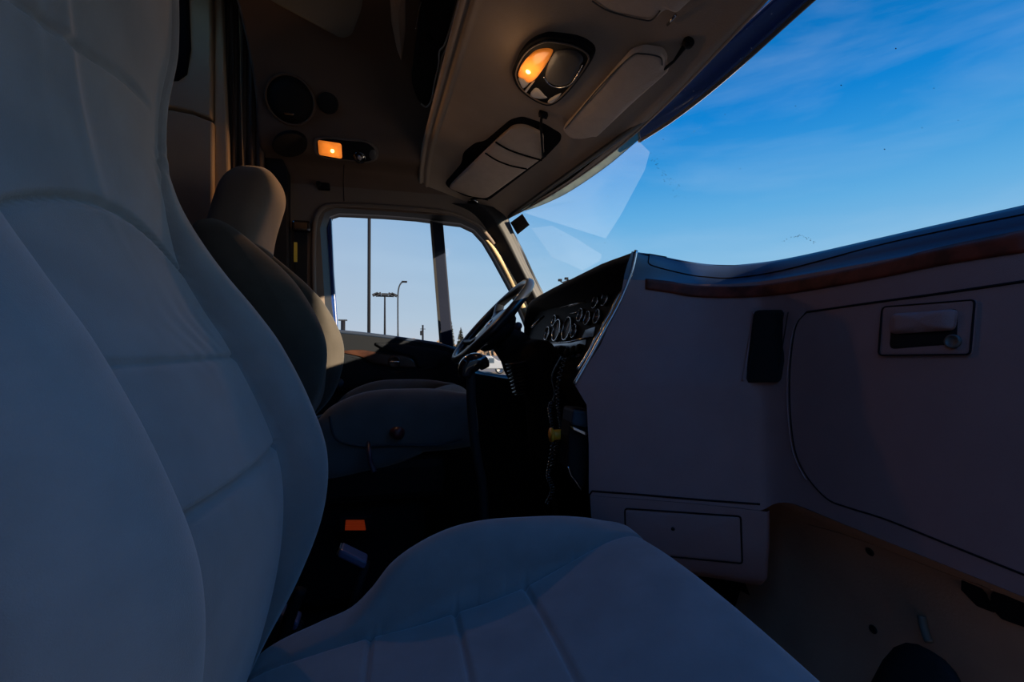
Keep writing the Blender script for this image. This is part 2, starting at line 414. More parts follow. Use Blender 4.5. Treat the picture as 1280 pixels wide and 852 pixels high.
# =================================================================== DASH
LV = [ # z, plan outline of the dash face from the instrument edge to the passenger door
 (.212, [(.500,.930),(.56,.945),(.64,.955),(.72,.945),(.79,.88),(.815,.79),(.815,.55),(.815,.12)]),
 (.203, [(.497,.930),(.555,.936),(.625,.938),(.70,.922),(.765,.865),(.795,.785),(.795,.55),(.795,.12)]),
 (.185, [(.490,.930),(.55,.932),(.618,.930),(.69,.912),(.752,.856),(.780,.782),(.780,.55),(.780,.12)]),
 (.160, [(.482,.930),(.545,.930),(.612,.926),(.68,.905),(.742,.85),(.768,.78),(.768,.55),(.768,.12)]),
 (.148, [(.480,.930),(.542,.928),(.610,.922),(.675,.900),(.728,.845),(.750,.778),(.750,.55),(.750,.12)]),
 (.10,  [(.472,.932),(.536,.928),(.604,.920),(.667,.895),(.722,.835),(.743,.77),(.743,.55),(.743,.12)]),
 (.0,   [(.425,.935),(.495,.928),(.57,.915),(.64,.885),(.705,.825),(.731,.76),(.731,.55),(.731,.12)]),
 (-.085,[(.367,.94),(.45,.930),(.53,.910),(.61,.875),(.690,.815),(.727,.755),(.727,.55),(.727,.12)]),
 (-.13, [(.395,.94),(.465,.925),(.54,.900),(.615,.865),(.690,.808),(.725,.75),(.725,.55),(.725,.12)]),
 (-.22, [(.40,.94),(.47,.918),(.545,.885),(.618,.845),(.688,.798),(.722,.745),(.722,.55),(.722,.12)]),
 (-.33, [(.40,.94),(.47,.905),(.55,.865),(.62,.825),(.685,.782),(.717,.735),(.718,.55),(.718,.12)])]
# the slope of the top falls from the instrument hood to the flat part
def ztop(u, z):
    d = .022*max(0., min(1., (u-.15)/.35))
    w = max(0., min(1., (z-.10)/.10)); w2 = max(0., min(1., (-.20-z)/.13)); e = max(0., min(1., (u-.60)/.15)); e = e*e*(3-2*e); return z-d*w+.032*w2*e
drows = []
LVc = [(z, catmull([(a,b,0) for a,b in p], 12)) for z, p in LV]
nz_ = []
for i in range(len(LVc)-1):
    k = 2 if i < 4 else (4 if i < 5 else 6)
    for j in range(k): nz_.append((i, j/k))
nz_.append((len(LVc)-2, 1.0))
for i, t in nz_:
    P0 = LVc[i][1]; P1 = LVc[i+1][1]; z = LVc[i][0]*(1-t)+LVc[i+1][0]*t; m_ = len(P0)
    drows.append([(P0[k][0]*(1-t)+P1[k][0]*t, P0[k][1]*(1-t)+P1[k][1]*t, ztop(k/(m_-1), z)) for k in range(m_)])
facevf = gridmesh(drows); DB = bvh(facevf)
dash = empty('dashboard', (.7,1.1,-.86), 'purple-grey moulded dashboard with wood strip, running from instruments to the right edge under the windshield', 'dashboard')
# top part (blue-black pad) is rows z>=.15, rest is face
npad = sum(1 for i,t in nz_ if i < 4)+1
v, f = gridmesh(drows[:npad]); finish('top_pad', v, f, 'dash_top', dash)
v, f = gridmesh(drows[npad-1:]); finish('dash_face', v, f, 'dash', dash)
# left end of the pad in face colour: corner cap over the console
def on_dash(pts, r=4): return dens(rpoly(pts, r), 10)
# the pad's end seam and seam lines of the panels
g = MB()
g.add(*groove_line(DB, [(812,314),(811,322),(812,330),(830,336),(860,343),(883,346),(918,347),(981,337),(1092,308),(1181,288),(1290,266)], .0016))
g.add(*groove_line(DB, [(1008,390),(1050,384),(1092,378),(1181,366),(1290,350)], .0020))
g.add(*groove_line(DB, [(1008,390),(996,405),(990,435),(987,480),(989,530),(996,570),(1012,600),(1035,624),(1060,634),(1110,650),(1200,686),(1290,722)], .0015))
g.add(*groove_line(DB, [(733,613),(800,618),(870,624),(950,630)], .0022))
g.build('panel_seam', 'groove', dash)
# bright bead along the glove-box door edge
MB().add(*groove_line(DB, [(1005,392),(993,408),(987,440),(984,480),(986,530),(993,570),(1008,600)], .0016, .0006)).build('seam_bead', 'dash', dash)
patch('wood_strip', DB, dens([(805,350),(830,352),(869,357),(927,358),(981,352),(1092,331),(1181,309),(1290,287),(1290,314),(1181,331),(1092,349),(994,366),(927,372),(869,371),(830,366),(805,361)], 12), 'wood', dash, th=.0025, avg=False, dome=0)
# fan fill above is unsuitable for a long strip: rebuild as a ribbon
bpy.data.objects.remove([o for o in bpy.data.objects if o.name.startswith('wood_strip')][0])
def ribbon(name, B, top, bot, m, parent, th=.003, n=8, rows_=6):
    A = catmull(top, n); Bt = catmull(bot, n); k = min(len(A), len(Bt)); R_ = []
    for j in range(-1, rows_+2):
        t = max(0, min(1, j/rows_)); row = []
        for i in range(k):
            p = np.array(A[i])*(1-t)+np.array(Bt[i])*t; h, nn = hit(B, *p)
            edge = -.004 if j in (-1, rows_+1) else (th*.75 if j in (0, rows_) else th)
            if i in (0, k-1): edge = -.004
            row.append(h+nn*edge)
        R_.append(row)
    v, f = gridmesh(R_); return finish(name, v, f, m, parent)
ribbon('wood_strip', DB, [(805,348),(838,352),(869,357),(927,358),(981,352),(1092,331),(1181,309),(1290,287)],
       [(805,361),(838,366),(869,371),(927,372),(994,366),(1092,349),(1181,331),(1290,314)], 'wood', dash)
# bezel bead of the instrument side edge
ed = [onP(*p, (0,.932,0), (0,1,0)) for p in [(795,313),(789,340),(776,374),(757,410),(737,447),(718,480)]]
MB().add(*tube(catmull(ed, 5), .0045, 8)).build('edge_bead', 'chrome_dim', dash)
ed = [onY(*p, .945) for p in [(779,362),(772,372),(764,389),(755,404),(752,412),(744,424),(736,440),(722,462)]]
MB().add(*tube(catmull(ed, 5), .0035, 8)).build('inner_bead', 'chrome_dim', dash)
# pad of dash towards the windshield
rows = []
for Y in list(np.linspace(.12, .944, 24))+list(np.linspace(.945, 2.16, 24)):
    T_ = [(.12,.815,.184),(.79,.815,.184),(.88,.79,.184),(.944,.70,.192),(.945,.51,.213),(1.1,.505,.214),(1.6,.53,.208),(2.0,.565,.200),(2.16,.60,.192)]
    e = (np.interp(Y, [t[0] for t in T_], [t[1] for t in T_]), np.interp(Y, [t[0] for t in T_], [t[2] for t in T_]))
    xe = 1.12-.28*max(0,(Y-1.2)/.96)**2; row = []
    for t in np.linspace(0, 1, 12):
        row.append((e[0]+(xe-e[0])*t, Y, e[1]+(.14-e[1])*t-.0*t))
    rows.append(row)
v, f = gridmesh(rows); finish('top_shelf', v, f, 'dash_top', dash)
# hood over the instruments
hood = []
for Y in np.linspace(.935, 2.16, 44):
    X, z, dr = interp([(.935,.500,.207,0),(1.0,.502,.212,0),(1.1,.505,.214,0),(1.6,.53,.208,0),(1.9,.552,.203,0),(2.02,.566,.196,.0),(2.10,.575,.165,.03),(2.15,.575,.10,.06),(2.16,.58,.04,.08)], Y)
    hood.append([(X+.05, Y, z+.001),(X+.012, Y, z+.003),(X, Y, z-.001),(X-.002,Y,z-.010),(X+.012,Y,z-.017),(X+.05,Y,z-.028),(X+.10,Y,z-.05-dr*.3),(X+.125,Y,z-.075-dr*.5)])
v, f = gridmesh(hood); finish('instrument_hood', v, f, 'black_soft', dash)
# ---- instrument panel plane
IP0 = Vector((.615,1.5,.12)); IPN = Vector((-.97,0,-.0)) ; IPN = (Vector((-1,0,.22))).normalized()
def ip(px, py, off=0.):
    return onP(px, py, IP0+IPN*off, IPN)
v = []
def ipz(z, Y): # point on the plane at height z
    x = IP0.x + ((z-IP0.z)*IPN.z)/(-IPN.x); return Vector((x, Y, z))
rows = [[ipz(z, Y) for Y in np.linspace(.94, 2.16, 20)] for z in np.linspace(.16, -.10, 10)]
v, f = gridmesh(rows); finish('instrument_panel', v, f, 'black', dash)
low = [[(ipz(-.10,Y).x+dx, Y, z) for Y in np.linspace(.95, 2.16, 12)] for dx, z in ((0,-.10),(-.02,-.13),(.02,-.2),(.03,-.33),(.12,-.5),(.2,-.86))]
v, f = gridmesh(low); finish('lower_panel', v, f, 'black', dash)
# gauges
G = [(747,377,.0245),(759,373.5,.0245),(728,394,.0245),(737,398,.0245),(749,396,.0245),(695,401,.024),(698,413,.046),(711,411,.046),(720,414,.026),(686,417,.030)]
for i, (px, py, r) in enumerate(G):
    c = ip(px, py); r = r*.98
    ge = empty('gauge', c, ['round chrome-ringed gauge, lower of the two big dials nearest the wheel','x'][0], 'gauge')
    ge.parent = dash; ge.location = c-dash.location
    for k in ('label','category'):
        if k in ge: del ge[k]
    MB().add(*lathe(c, IPN, [(r*.9,0),(r,.0),(r*1.01,.008),(r*.99,.012),(r*.945,.0125),(r*.92,.008),(r*.92,.004)], 32, cap=False)).build('bezel', 'chrome', ge)
    MB().add(*lathe(c, IPN, [(r*.93,.004),(r*.01,.004)], 32, cap=False)).build('dial', 'gauge_face', ge)
    u = Vector((0,1,0)); w = IPN.cross(u)
    mk = MB(); 
    for k in range(9):
        a = R(-130+k*32.5); d = (w*math.cos(a)+u*math.sin(a)); q = IPN.cross(d)
        mk.add(*obox(c+IPN*.0048+d*r*.72, d, q, IPN, r*.16, r*.03, .0006))
    mk.build('scale_mark', 'grey_mark', ge, smooth=False)
    a = R(-60+i*37); d = (w*math.cos(a)+u*math.sin(a)); q = IPN.cross(d)
    MB().add(*obox(c+IPN*.0062+d*r*.3, d, q, IPN, r*.75, r*.05, .001)).build('needle', 'needle', ge, smooth=False)
def ippatch(name, pts, m, th=.004, **k):
    P = [ip(*p) for p in pts]; rows = [[p for p in P], [p+IPN*th for p in P]]
    v, f = gridmesh(rows, True); n = len(P); f.append(tuple(range(n, 2*n))); f.append(tuple(range(n)))
    return finish(name, v, f, m, dash, smooth=False, bevel=.001)
ippatch('display', [(711,384),(731,378),(733,369),(713,374)], 'gloss_black')
ippatch('radio_plate', [(727,424),(733,412),(745,408),(742,421)], 'satin_panel', .003)
ippatch('switch_plate', [(688,430),(734,423),(733,431),(727,446),(700,449),(694,444),(690,440)], 'satin_panel', .004)
MB().add(*tube([ip(686,429,.006), ip(712,427,.006), ip(737,421,.006)], .0028, 8)).build('plate_rail', 'chrome_dim', dash)
MB().add(*tube([ip(700,384,.004), ip(716,380,.004), ip(733,377,.004)], .0022, 8)).build('panel_rib', 'chrome_dim', dash)
MB().add(*tube([ip(712,392,.004), ip(722,390,.004)], .0018, 8)).build('panel_rib', 'chrome_dim', dash)
for i, (px, py) in enumerate([(704,438),(712,441),(720,438),(727,436)]):
    c = ip(px, py, .004); MB().add(*lathe(c, IPN, [(.016,0),(.016,.012),(.012,.018),(.003,.02)], 14)).build('switch_knob', 'black', dash)
# ---- vent in the face
pv = rpoly([(945,389),(991,386),(976,478),(931,478)], 7)
patch('vent_frame', DB, dens(pv, 8), 'black', dash, th=.003, base=-.004, plane=True)
vent = MB(); 
for k in range(8):
    t = (k+.6)/8.2; a = Vector((945,389)).lerp(Vector((991,386)), t)+Vector((-.4,4)); b = Vector((931,478)).lerp(Vector((976,478)), t)+Vector((.4,-4))
    A, na = hit(DB, *a); Bq, nb = hit(DB, *b); nn = (na+nb).normalized(); x = (Bq-A).normalized(); y = nn.cross(x)
    vent.add(*obox((A+Bq)/2+nn*.0045, x, (y*.8+nn*.6).normalized(), nn, (Bq-A).length, .0045, .0015))
vent.build('vent_louvre', 'door_card', dash, smooth=False)
MB().add(*groove_line(DB, [(943,390),(938,420),(933,450),(928,476)], .0028, .0005)).build('vent_lip', 'dash', dash)
# ---- glove box latch
lp = rpoly([(1104,383),(1222,374),(1216,444),(1099,445)], 6)
patch('latch_plate', DB, dens(lp, 8), 'dash', dash, th=.0035, plane=True)
g = MB(); g.add(*groove_line(DB, dens(rpoly([(1105,384),(1221,375),(1215,443),(1100,444)],6), 14), .0013, .0035, True, 2)); g.build('latch_outline', 'groove', dash)
patch('latch_recess', DB, dens(rpoly([(1116,394),(1203,384),(1199,431),(1112,437)], 9), 7), 'black', dash, th=.0042, plane=True, inset=.01)
patch('latch_handle', DB, dens(rpoly([(1119,393),(1201,387),(1197,413),(1117,418)], 7), 7), 'dash', dash, th=.014, base=.002, plane=True)
c, nn = hit(DB, 1194, 427)
MB().add(*lathe(c, nn, [(.0095,.0),(.0095,.0065),(.007,.0075),(.0065,.006),(.001,.006)], 24)).build('latch_lock', 'visor_edge', dash)
# ---- lower console box below the face
LB = [(-.33, [(.402,.938),(.47,.903),(.55,.863),(.62,.823),(.685,.780),(.705,.765)]), (-.40,[(.405,.935),(.47,.902),(.55,.862),(.62,.822),(.685,.782),(.707,.768)]),
      (-.47, [(.42,.935),(.48,.902),(.555,.864),(.62,.828),(.685,.790),(.708,.775)]), (-.492,[(.43,.95),(.49,.918),(.56,.885),(.63,.85),(.69,.81),(.715,.795)]), (-.495,[(.5,1.1),(.54,1.08),(.6,1.05),(.66,1.0),(.72,.95),(.75,.93)])]
LBc = [(z, catmull([(a,b,0) for a,b in p], 6)) for z,p in LB]; lrows = [[(p[0],p[1],z) for p in P] for z, P in LBc]
# end wrap towards the recess
for r in lrows:
    x,y,z = r[-1]; r += [(x+.012,y+.006,z),(x+.016,y+.02,z),(x+.02,y+.2,z)]
lvf = gridmesh(lrows); LBB = bvh(lvf); finish('lower_console', lvf[0], lvf[1], 'dash', dash)
g = MB(); 
g.add(*groove_line(LBB, dens(rpoly([(781,635),(926,645),(928,704),(783,690)],4,3),14), .0018, .0003, True, 1))
g.build('console_door_gap', 'groove', dash)
patch('console_door', LBB, dens(rpoly([(782,638),(924,646),(926,702),(783,688)], 4), 10), 'dash', dash, th=.002, base=-.003)
c, nn = hit(LBB, 841, 660); MB().add(*lathe(c, nn, [(.004,0),(.004,.004),(.001,.005)], 12)).build('console_door_pin', 'black', dash)
# ---- underside of the dash and kick area
rows = []
for Y in np.linspace(.12, 1.0, 30):
    y = Y; zb = -.300
    rows.append([(.722,y,zb),(.735,y,zb-.012),(.765,y,-.325),(.80,y,-.35),(.82+.01*math.sin(Y*9),y,-.40),(.835,y,-.50),(.83+.012*math.sin(Y*14),y,-.62),(.80,y,-.72),(.72,y,-.80),(.60,y,-.85)])
kvf = gridmesh(rows); KB = bvh(kvf); kick = finish('trim_6', kvf[0], kvf[1], 'kick', None)
tag(kick, kind='structure')

g = MB(); g.add(*groove_line(KB, [(1010,655),(1080,676),(1180,715),(1240,736)], .0012, .0002)); g.build('panel_seam', 'kick', kick)
for (px,py) in ((1088,689),(1092,786)):
    c, nn = hit(KB, px, py); MB().add(*lathe(c, nn, [(.006,-.002),(.0075,.002),(.005,.004),(.003,.002),(.001,.002)], 14)).build('fastener', 'black', kick)
patch('opening', KB, dens(rpoly([(1200,722),(1228,735),(1246,764),(1222,756)],3), 8), 'groove', kick, th=.003, plane=True, base=-.03)
patch('opening', KB, dens(rpoly([(1240,738),(1290,755),(1290,778),(1256,768)],3), 8), 'groove', kick, th=.003, plane=True, base=-.03)
c = onX(1156, 790, .80); MB().add(*tube(catmull([onX(1152,770,.815), onX(1155,785,.808), onX(1161,802,.80)],5), .006, 8)).build('bright_edge', 'trim', kick)
# dark footrest pad
rows = []
pc = onX(1165, 845, .72)
for t in np.linspace(0,1,10):
    row = []
    for a in np.linspace(-1,1,15):
        row.append((.66+.06*t-.02*a*a, pc.y+.10*a*(1+.15*(1-t)), -.86+ (pc.z+.035+.86)*math.sqrt(max(0,1-abs(a)**2.6))*(1 if t>0 else 1) - .10*(1-t)))
    rows.append(row)
v, f = gridmesh(rows); fp = finish('trim_7', v, f, 'black', None, solid=.01)
tag(fp, kind='structure')

# =================================================================== STEERING
P1 = onY(568, 452, 1.80); P2 = onY(661, 351, 1.80)
wc = (P1+P2)/2; wr = (P2-P1).length/2-.012; a1 = (P2-P1).normalized()
a2 = Vector((0,1,0)); wn = a1.cross(a2).normalized()    # axis
if wn.x > 0: wn = -wn
# the rim leans a little so that its face shows
tilt = R(1); a2 = (a2*math.cos(tilt)+wn*math.sin(tilt)).normalized(); wn2 = a1.cross(a2).normalized()
if wn2.x > 0: wn2 = -wn2
wheel = empty('steering_wheel', wc, 'black steering wheel with chrome emblem on its hub, in front of the dark driver seat', 'steering wheel')
rim = [wc+a1*wr*math.cos(a)+a2*wr*math.sin(a) for a in np.linspace(0, 2*math.pi, 73)[:-1]]
MB().add(*tube(rim, .018, 14, closed=True)).build('rim', 'rim_black', wheel)
hc = wc - wn2*.03 - a1*.02
MB().add(*lathe(hc, wn2, [(.07,-.05),(.095,-.03),(.105,0),(.102,.018),(.08,.028),(.03,.033),(.001,.033)], 32)).build('hub', 'rim_black', wheel)
sp = MB()
for a in (R(60), R(-60), R(125), R(-125)):
    d = a1*math.cos(a)+a2*math.sin(a)
    sp.add(*tube(catmull([hc+d*.06, hc+d*.14+wn2*.012, wc+d*(wr-.004)],6), [.016]*6+[.013]*7, 8, flat=1.6))
sp.build('spoke', 'rim_black', wheel)
e = MB(); e.add(*lathe(hc+wn2*.03, wn2, [(.001,.008),(.02,.007),(.026,.003),(.028,-.002)], 24, cap=False)); e.build('emblem', 'chrome_dim', wheel)
# column and shroud
col = empty('steering_column', wc+Vector((.1,0,-.1)), 'black steering column shroud between wheel and dashboard with a ribbed boot hanging below', 'steering column')
axis = (-wn2)
MB().add(*tube([hc+axis*.02, hc+axis*.10, hc+axis*.2, hc+axis*.34], [.055,.075,.08,.07], 20)).build('shroud', 'black_soft', col)
b0 = onY(690, 440, 1.75); 
MB().add(*tube(catmull([wc+axis*.12+Vector((0,0,-.03)), wc+axis*.22+Vector((0,-.02,-.06)), Vector((.50,1.72,-.06)), Vector((.56,1.70,-.20)), Vector((.58,1.7,-.45))],5), [.07,.075,.085,.09,.095,.1,.1,.1,.1,.1,.1,.1,.1,.1,.1,.1,.1,.1,.1,.1,.1], 20)).build('lower_shroud', 'black', col)
bt = []
p0 = onY(646, 452, 1.66); p1 = onY(652, 492, 1.66); nB = 9
prof = []; L_ = (p1-p0).length
for k in range(nB*6+1):
    t = k/(nB*6); prof.append((.036+.009*math.sin(t*nB*2*math.pi)-.010*t, L_*t))
MB().add(*lathe(p0, (p1-p0), prof, 24)).build('ribbed_boot', 'boot' if 'boot' in M else 'rubber', col)
c = onY(648, 408, 1.68); MB().add(*lathe(c-Vector((0,.0,0)), (-.4,-1,.2), [(.004,-.06),(.006,-.01),(.014,0),(.016,.01),(.011,.02),(.002,.023)], 18)).build('stalk_knob', 'purple', col)
MB().add(*tube([onY(664,410,1.72), onY(672,402,1.74), onY(680,395,1.76)], [.005,.006,.004], 8)).build('column_lever', 'chrome_dim', col)

# gear lever
gl = empty('gear_lever', onY(600,612,1.22), 'black gear lever with a rounded knob rising between the seats, left of the steering column', 'gear lever')
kc = onY(592, 462, 1.22)
MB().add(*tube(catmull([kc+Vector((-.022,0,-.02)), kc+Vector((-.018,0,.006)), kc+Vector((0,0,.02)), kc+Vector((.022,0,.02)), kc+Vector((.032,0,.004))],5), [.012+.014*math.sin(math.pi*min(1,(i+3)/23)) for i in range(21)], 14)).build('knob', 'gloss_black', gl)
MB().add(*tube(catmull([kc+Vector((-.008,0,0)), onY(589,500,1.22), onY(592,540,1.22), onY(598,580,1.22), onY(604,614,1.22), onY(606,690,1.22)],5), .0125, 10)).build('shaft', 'black_soft', gl)
bp = onY(606, 690, 1.22)
MB().add(*lathe(bp-Vector((0,0,.10)), (0,0,1), [(.085,-.06),(.075,0),(.06,.02),(.062,.03),(.045,.05),(.047,.06),(.03,.08),(.02,.10)], 20)).build('boot', 'black_soft', gl)

# microphone cord with yellow clip
cord = empty('coiled_cord', onY(690,600,1.12), 'black coiled cord hanging from the dashboard with a yellow tag clipped on it', 'cord')
base = catmull([tuple(onY(*p,1.12)) for p in [(702,445),(690,470),(693,492),(688,510),(691,530),(693,548),(689,575),(686,595),(691,612),(684,630)]], 30)
coil = []
for i, p in enumerate(base):
    t = i/len(base); rr = .0065 if t > .28 else 0.; a = i*1.15
    coil.append(Vector(p)+Vector((math.cos(a)*rr, math.sin(a)*rr, 0)))
MB().add(*tube(coil, .0022, 6)).build('coil', 'rubber_gloss' if 'rubber_gloss' in M else 'gloss_black', cord)
base2 = catmull([tuple(onY(*p,1.15)) for p in [(706,448),(699,475),(698,500),(700,520),(702,536),(696,560),(692,580),(686,600)]], 26)
coil = [Vector(p)+Vector((math.cos(i*1.2)*.006, math.sin(i*1.2)*.006, 0)) for i, p in enumerate(base2)]
MB().add(*tube(coil, .002, 6)).build('coil', 'gloss_black', cord)
c = onY(697, 543, 1.03); X_ = Vector((1,0,0)); Y_ = Vector((0,1,0)); Z_ = Vector((0,0,1))
MB().add(*tube([c+X_*-.016, c+X_*.0, c+X_*.018], .0125, 14)).add(*tube([c+X_*-.018, c+X_*-.013], .017, 14)).build('yellow_tag', 'yellow', cord)

# cup holder / ash tray unit at the console's inner side
cu = empty('console_switch_unit', onY(724,560,1.0), 'narrow black console unit with grey top cap beside the purple-grey console side', 'console unit')
def slab(name, pts, Y, dy, m, parent, bevel=.006):
    P = [onY(*p, Y) for p in pts]; n = len(P); v = P+[p+Vector((0,dy,0)) for p in P]
    f = [tuple(range(n)), tuple(range(n, 2*n))]+[(i,(i+1)%n,n+(i+1)%n,n+i) for i in range(n)]
    return finish(name, v, f, m, parent, smooth=False, bevel=bevel)
slab('body', [(716,510),(738,512),(737,560),(731,612),(722,608),(710,585),(711,545)], .965, .06, 'black', cu)
slab('cap', [(717,512),(738,515),(736,535),(715,531)], .955, .07, 'door_pad', cu)
slab('ridge', [(716,533),(735,541),(734,545),(717,537)], .950, .08, 'chrome_dim', cu, .001)
MB().add(*tube(catmull([onY(*p,.955) for p in [(710,583),(714,594),(720,602),(727,613)]],5), .002, 6)).build('edge_trim', 'door_pad2' if 'door_pad2' in M else 'dash_lit' if 'dash_lit' in M else 'chrome_dim', cu)

# =================================================================== CAB SHELL: driver side wall with the door window
GL = [(422,412),(419,378),(416,330),(413,285),(416,274),(424,271.5),(440,272),(480,274),(520,277),(550,281),(575,284),(590,291),(602,304),(614,324),(626,346),(638,368),(650,396),(664,430),(668,470),(640,469),(606,466),(592,460),(582,444),(573,434),(545,427),(500,421),(460,416)]
cen = Vector((525,355))
def offpoly(pts, d):
    out = []; m = len(pts)
    for i in range(m):
        a = Vector(pts[i-1]); b = Vector(pts[(i+1)%m]); t = (b-a).normalized(); n = Vector((t.y,-t.x))
        out.append((pts[i][0]-n.x*d*-1, pts[i][1]-n.y*d*-1))
    return out
# decide the sign so that the offset grows outward
tst = offpoly(GL, 5)
sgn = 1 if sum((Vector(p)-cen).length for p in tst) > sum((Vector(p)-cen).length for p in GL) else -1
def ring(d, Y, top=0.):
    return [onY(*p, Y) for p in offpoly(GL, sgn*d)]
YG = 2.30
rG = ring(0, YG); 
loops = [ring(0, YG), ring(2.5, 2.285), ring(4, 2.27), ring(5, 2.24)]
v, f = gridmesh(loops, True)
door = empty('door_1', (0,2.3,-.86), None, None); door['kind'] = 'structure'
finish('window_seal', v, f, 'rubber', door)
v, f = gridmesh([ring(5,2.24), ring(8,2.215), ring(11,2.19), ring(13,2.175)], True); finish('window_surround', v, f, 'pillar', door)
# pane
def fan(P): 
    c = sum(P, Vector())/len(P); n = len(P); return P+[c], [(i,(i+1)%n,n) for i in range(n)]
v, f = fan(ring(-.5, YG+.004)); finish('window_pane', v, f, 'side_glass', door, smooth=False)
# blue painted frame seen through the left of the glass + outer frame
def strip_y(pa, pb, Y, dy):
    P = [onY(*p, Y) for p in pa]+[onY(*p, Y) for p in reversed(pb)]; n = len(P); v = P+[p+Vector((0,dy,0)) for p in P]
    return v, [tuple(range(n)), tuple(range(n,2*n))]+[(i,(i+1)%n,n+(i+1)%n,n+i) for i in range(n)]
v, f = strip_y([(404,272),(407,340),(410,408)], [(414,272),(417,340),(422,411)], 2.262, .03); finish('blue_frame', v, f, 'blue_paint', door, smooth=False, bevel=.005)
v, f = strip_y([(539,276),(545,350),(551,428)], [(554,279),(560,350),(567,434)], 2.262, .03); finish('vent_post', v, f, 'post', door, smooth=False, bevel=.006)
v, f = strip_y([(537.5,276),(543.5,350),(549.5,428)], [(540.5,276),(546.5,350),(552.5,428)], 2.255, .02); finish('run_channel', v, f, 'rubber', door, smooth=False)
# wall: from ring outward to a big outline
inner = ring(13, 2.175); n = len(inner)
cc = onY(525, 350, 2.175)
outer = []
X0, X1, Z0, Z1 = -1.25, .86, -.88, .80
for p in inner:
    d = p-cc; s = 1e9
    if d.x > 1e-6: s = min(s, (X1-cc.x)/d.x)
    if d.x < -1e-6: s = min(s, (X0-cc.x)/d.x)
    if d.z > 1e-6: s = min(s, (Z1-cc.z)/d.z)
    if d.z < -1e-6: s = min(s, (Z0-cc.z)/d.z)
    q = cc+d*s
    for _ in range(30):
        xm = .46+max(0,.62-q.z)*.42 if q.z > .14 else .90
        if q.x > xm: s *= .97; q = cc+d*s
    if (q-cc).length < (p-cc).length*1.04: q = cc+(p-cc)*1.04
    outer.append(q)
l1 = [inner[i].lerp(outer[i], .06)+Vector((0,-.012,0)) for i in range(n)]
v, f = gridmesh([inner, l1, [p+Vector((0,-.012,0)) for p in outer]], True)
w = finish('wall_left', v, f, 'trim', None, autosmooth=60); tag(w, kind='structure')
# corners of the rectangle the ring misses
WB = bvh((v, f))
# sill cap and door card
def door_pts(pts): return [onY(*p, 2.13) for p in pts]
card = [(424,416),(460,419),(500,424),(545,431),(570,438),(578,446),(592,466),(640,474),(690,480),(690,700),(560,700),(380,700),(380,430)]
P = [onY(*p, 2.135) for p in card]; m_ = len(P); v = P+[Vector((p.x,2.18,p.z)) for p in P]
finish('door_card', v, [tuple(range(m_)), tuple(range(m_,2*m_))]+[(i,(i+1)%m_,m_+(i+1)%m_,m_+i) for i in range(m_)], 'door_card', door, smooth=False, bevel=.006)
MB().add(*tube(catmull([tuple(onY(*p,2.14)) for p in [(420,414),(460,418),(500,423),(545,430),(568,437),(578,446)]],6), .009, 8)).build('sill_cap', 'dash_top', door)
plane_card = bvh(([(-2,2.134,-2),(2,2.134,-2),(2,2.134,2),(-2,2.134,2)], [(0,1,2,3)]))
patch('wood_inlay', plane_card, dens(catmull([(424,439),(450,437),(470,440),(487,443),(504,444),(514,448),(520,457),(517,459.5),(500,459),(480,457),(462,453),(452,446),(436,442)], 3, True), 6), 'wood_door', door, th=.006)
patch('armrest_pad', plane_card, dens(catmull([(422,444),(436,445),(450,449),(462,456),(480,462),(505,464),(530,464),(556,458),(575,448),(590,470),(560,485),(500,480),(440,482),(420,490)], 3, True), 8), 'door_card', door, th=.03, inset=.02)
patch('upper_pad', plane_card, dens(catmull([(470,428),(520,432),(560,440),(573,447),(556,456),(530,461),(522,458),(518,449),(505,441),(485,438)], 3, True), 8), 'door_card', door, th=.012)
c = onY(493, 452, 2.127)
MB().add(*lathe(c, (0,-1,0), [(.026,0),(.028,.004),(.024,.007),(.018,.004),(.001,.003)], 24)).build('handle_recess', 'wood_door', door)
MB().add(*tube(catmull([c+Vector((-.020,-.008,0)), c+Vector((0,-.012,.001)), c+Vector((.020,-.008,0))],5), .0045, 8)).build('handle', 'chrome', door)
for (px,py) in ((424,478),):
    c = onY(px,py,2.12); MB().add(*lathe(c,(0,-1,0),[(.02,0),(.022,.02),(.012,.035),(.002,.04)],16)).build('window_crank', 'door_pad', door)
# A-pillar trim
pil = []
for (pa, pb) in [((563,254),(632,262)),((585,263),(636,274)),((600,276),(643,292)),((613,296),(650,308)),((628,322),(660,332)),((640,345),(670,352)),((655,378),(681,372)),((672,420),(700,400)),((690,470),(715,440))]:
    a = onY(*pa, 2.165); b = onY(*pb, 2.12); mid = (a+b)/2+Vector((0,-.03,0)); pil.append([a+Vector((0,.01,0)), a, a.lerp(mid,.6)+Vector((0,-.006,0)), mid+Vector((0,-.008,0)), mid.lerp(b,.6)+Vector((0,-.004,0)), b, b+Vector((.012,.06,0))])
rows = [catmull(r, 3) for r in pil]
rows = list(map(list, zip(*[catmull(c_, 4) for c_ in zip(*rows)])))
v, f = gridmesh(rows); ap = finish('trim_1', v, f, 'pillar', None); tag(ap, kind='structure')
st = [onY(*p, 2.16) for p in [(606,300),(614,311),(626,332),(636,352),(646,375),(656,400),(664,425)]]
st2 = [onY(*p, 2.155) for p in [(610,300),(620,311),(633,332),(645,352),(655,372),(668,400),(678,425)]]
v, f = gridmesh([catmull([tuple(p) for p in st],4), catmull([tuple(p) for p in st2],4)]); o = finish('trim_2', v, f, 'cord_and_sun_tan', None, solid=.006); tag(o, kind='structure')  # pillar strip, the sunlight on it painted in as tan

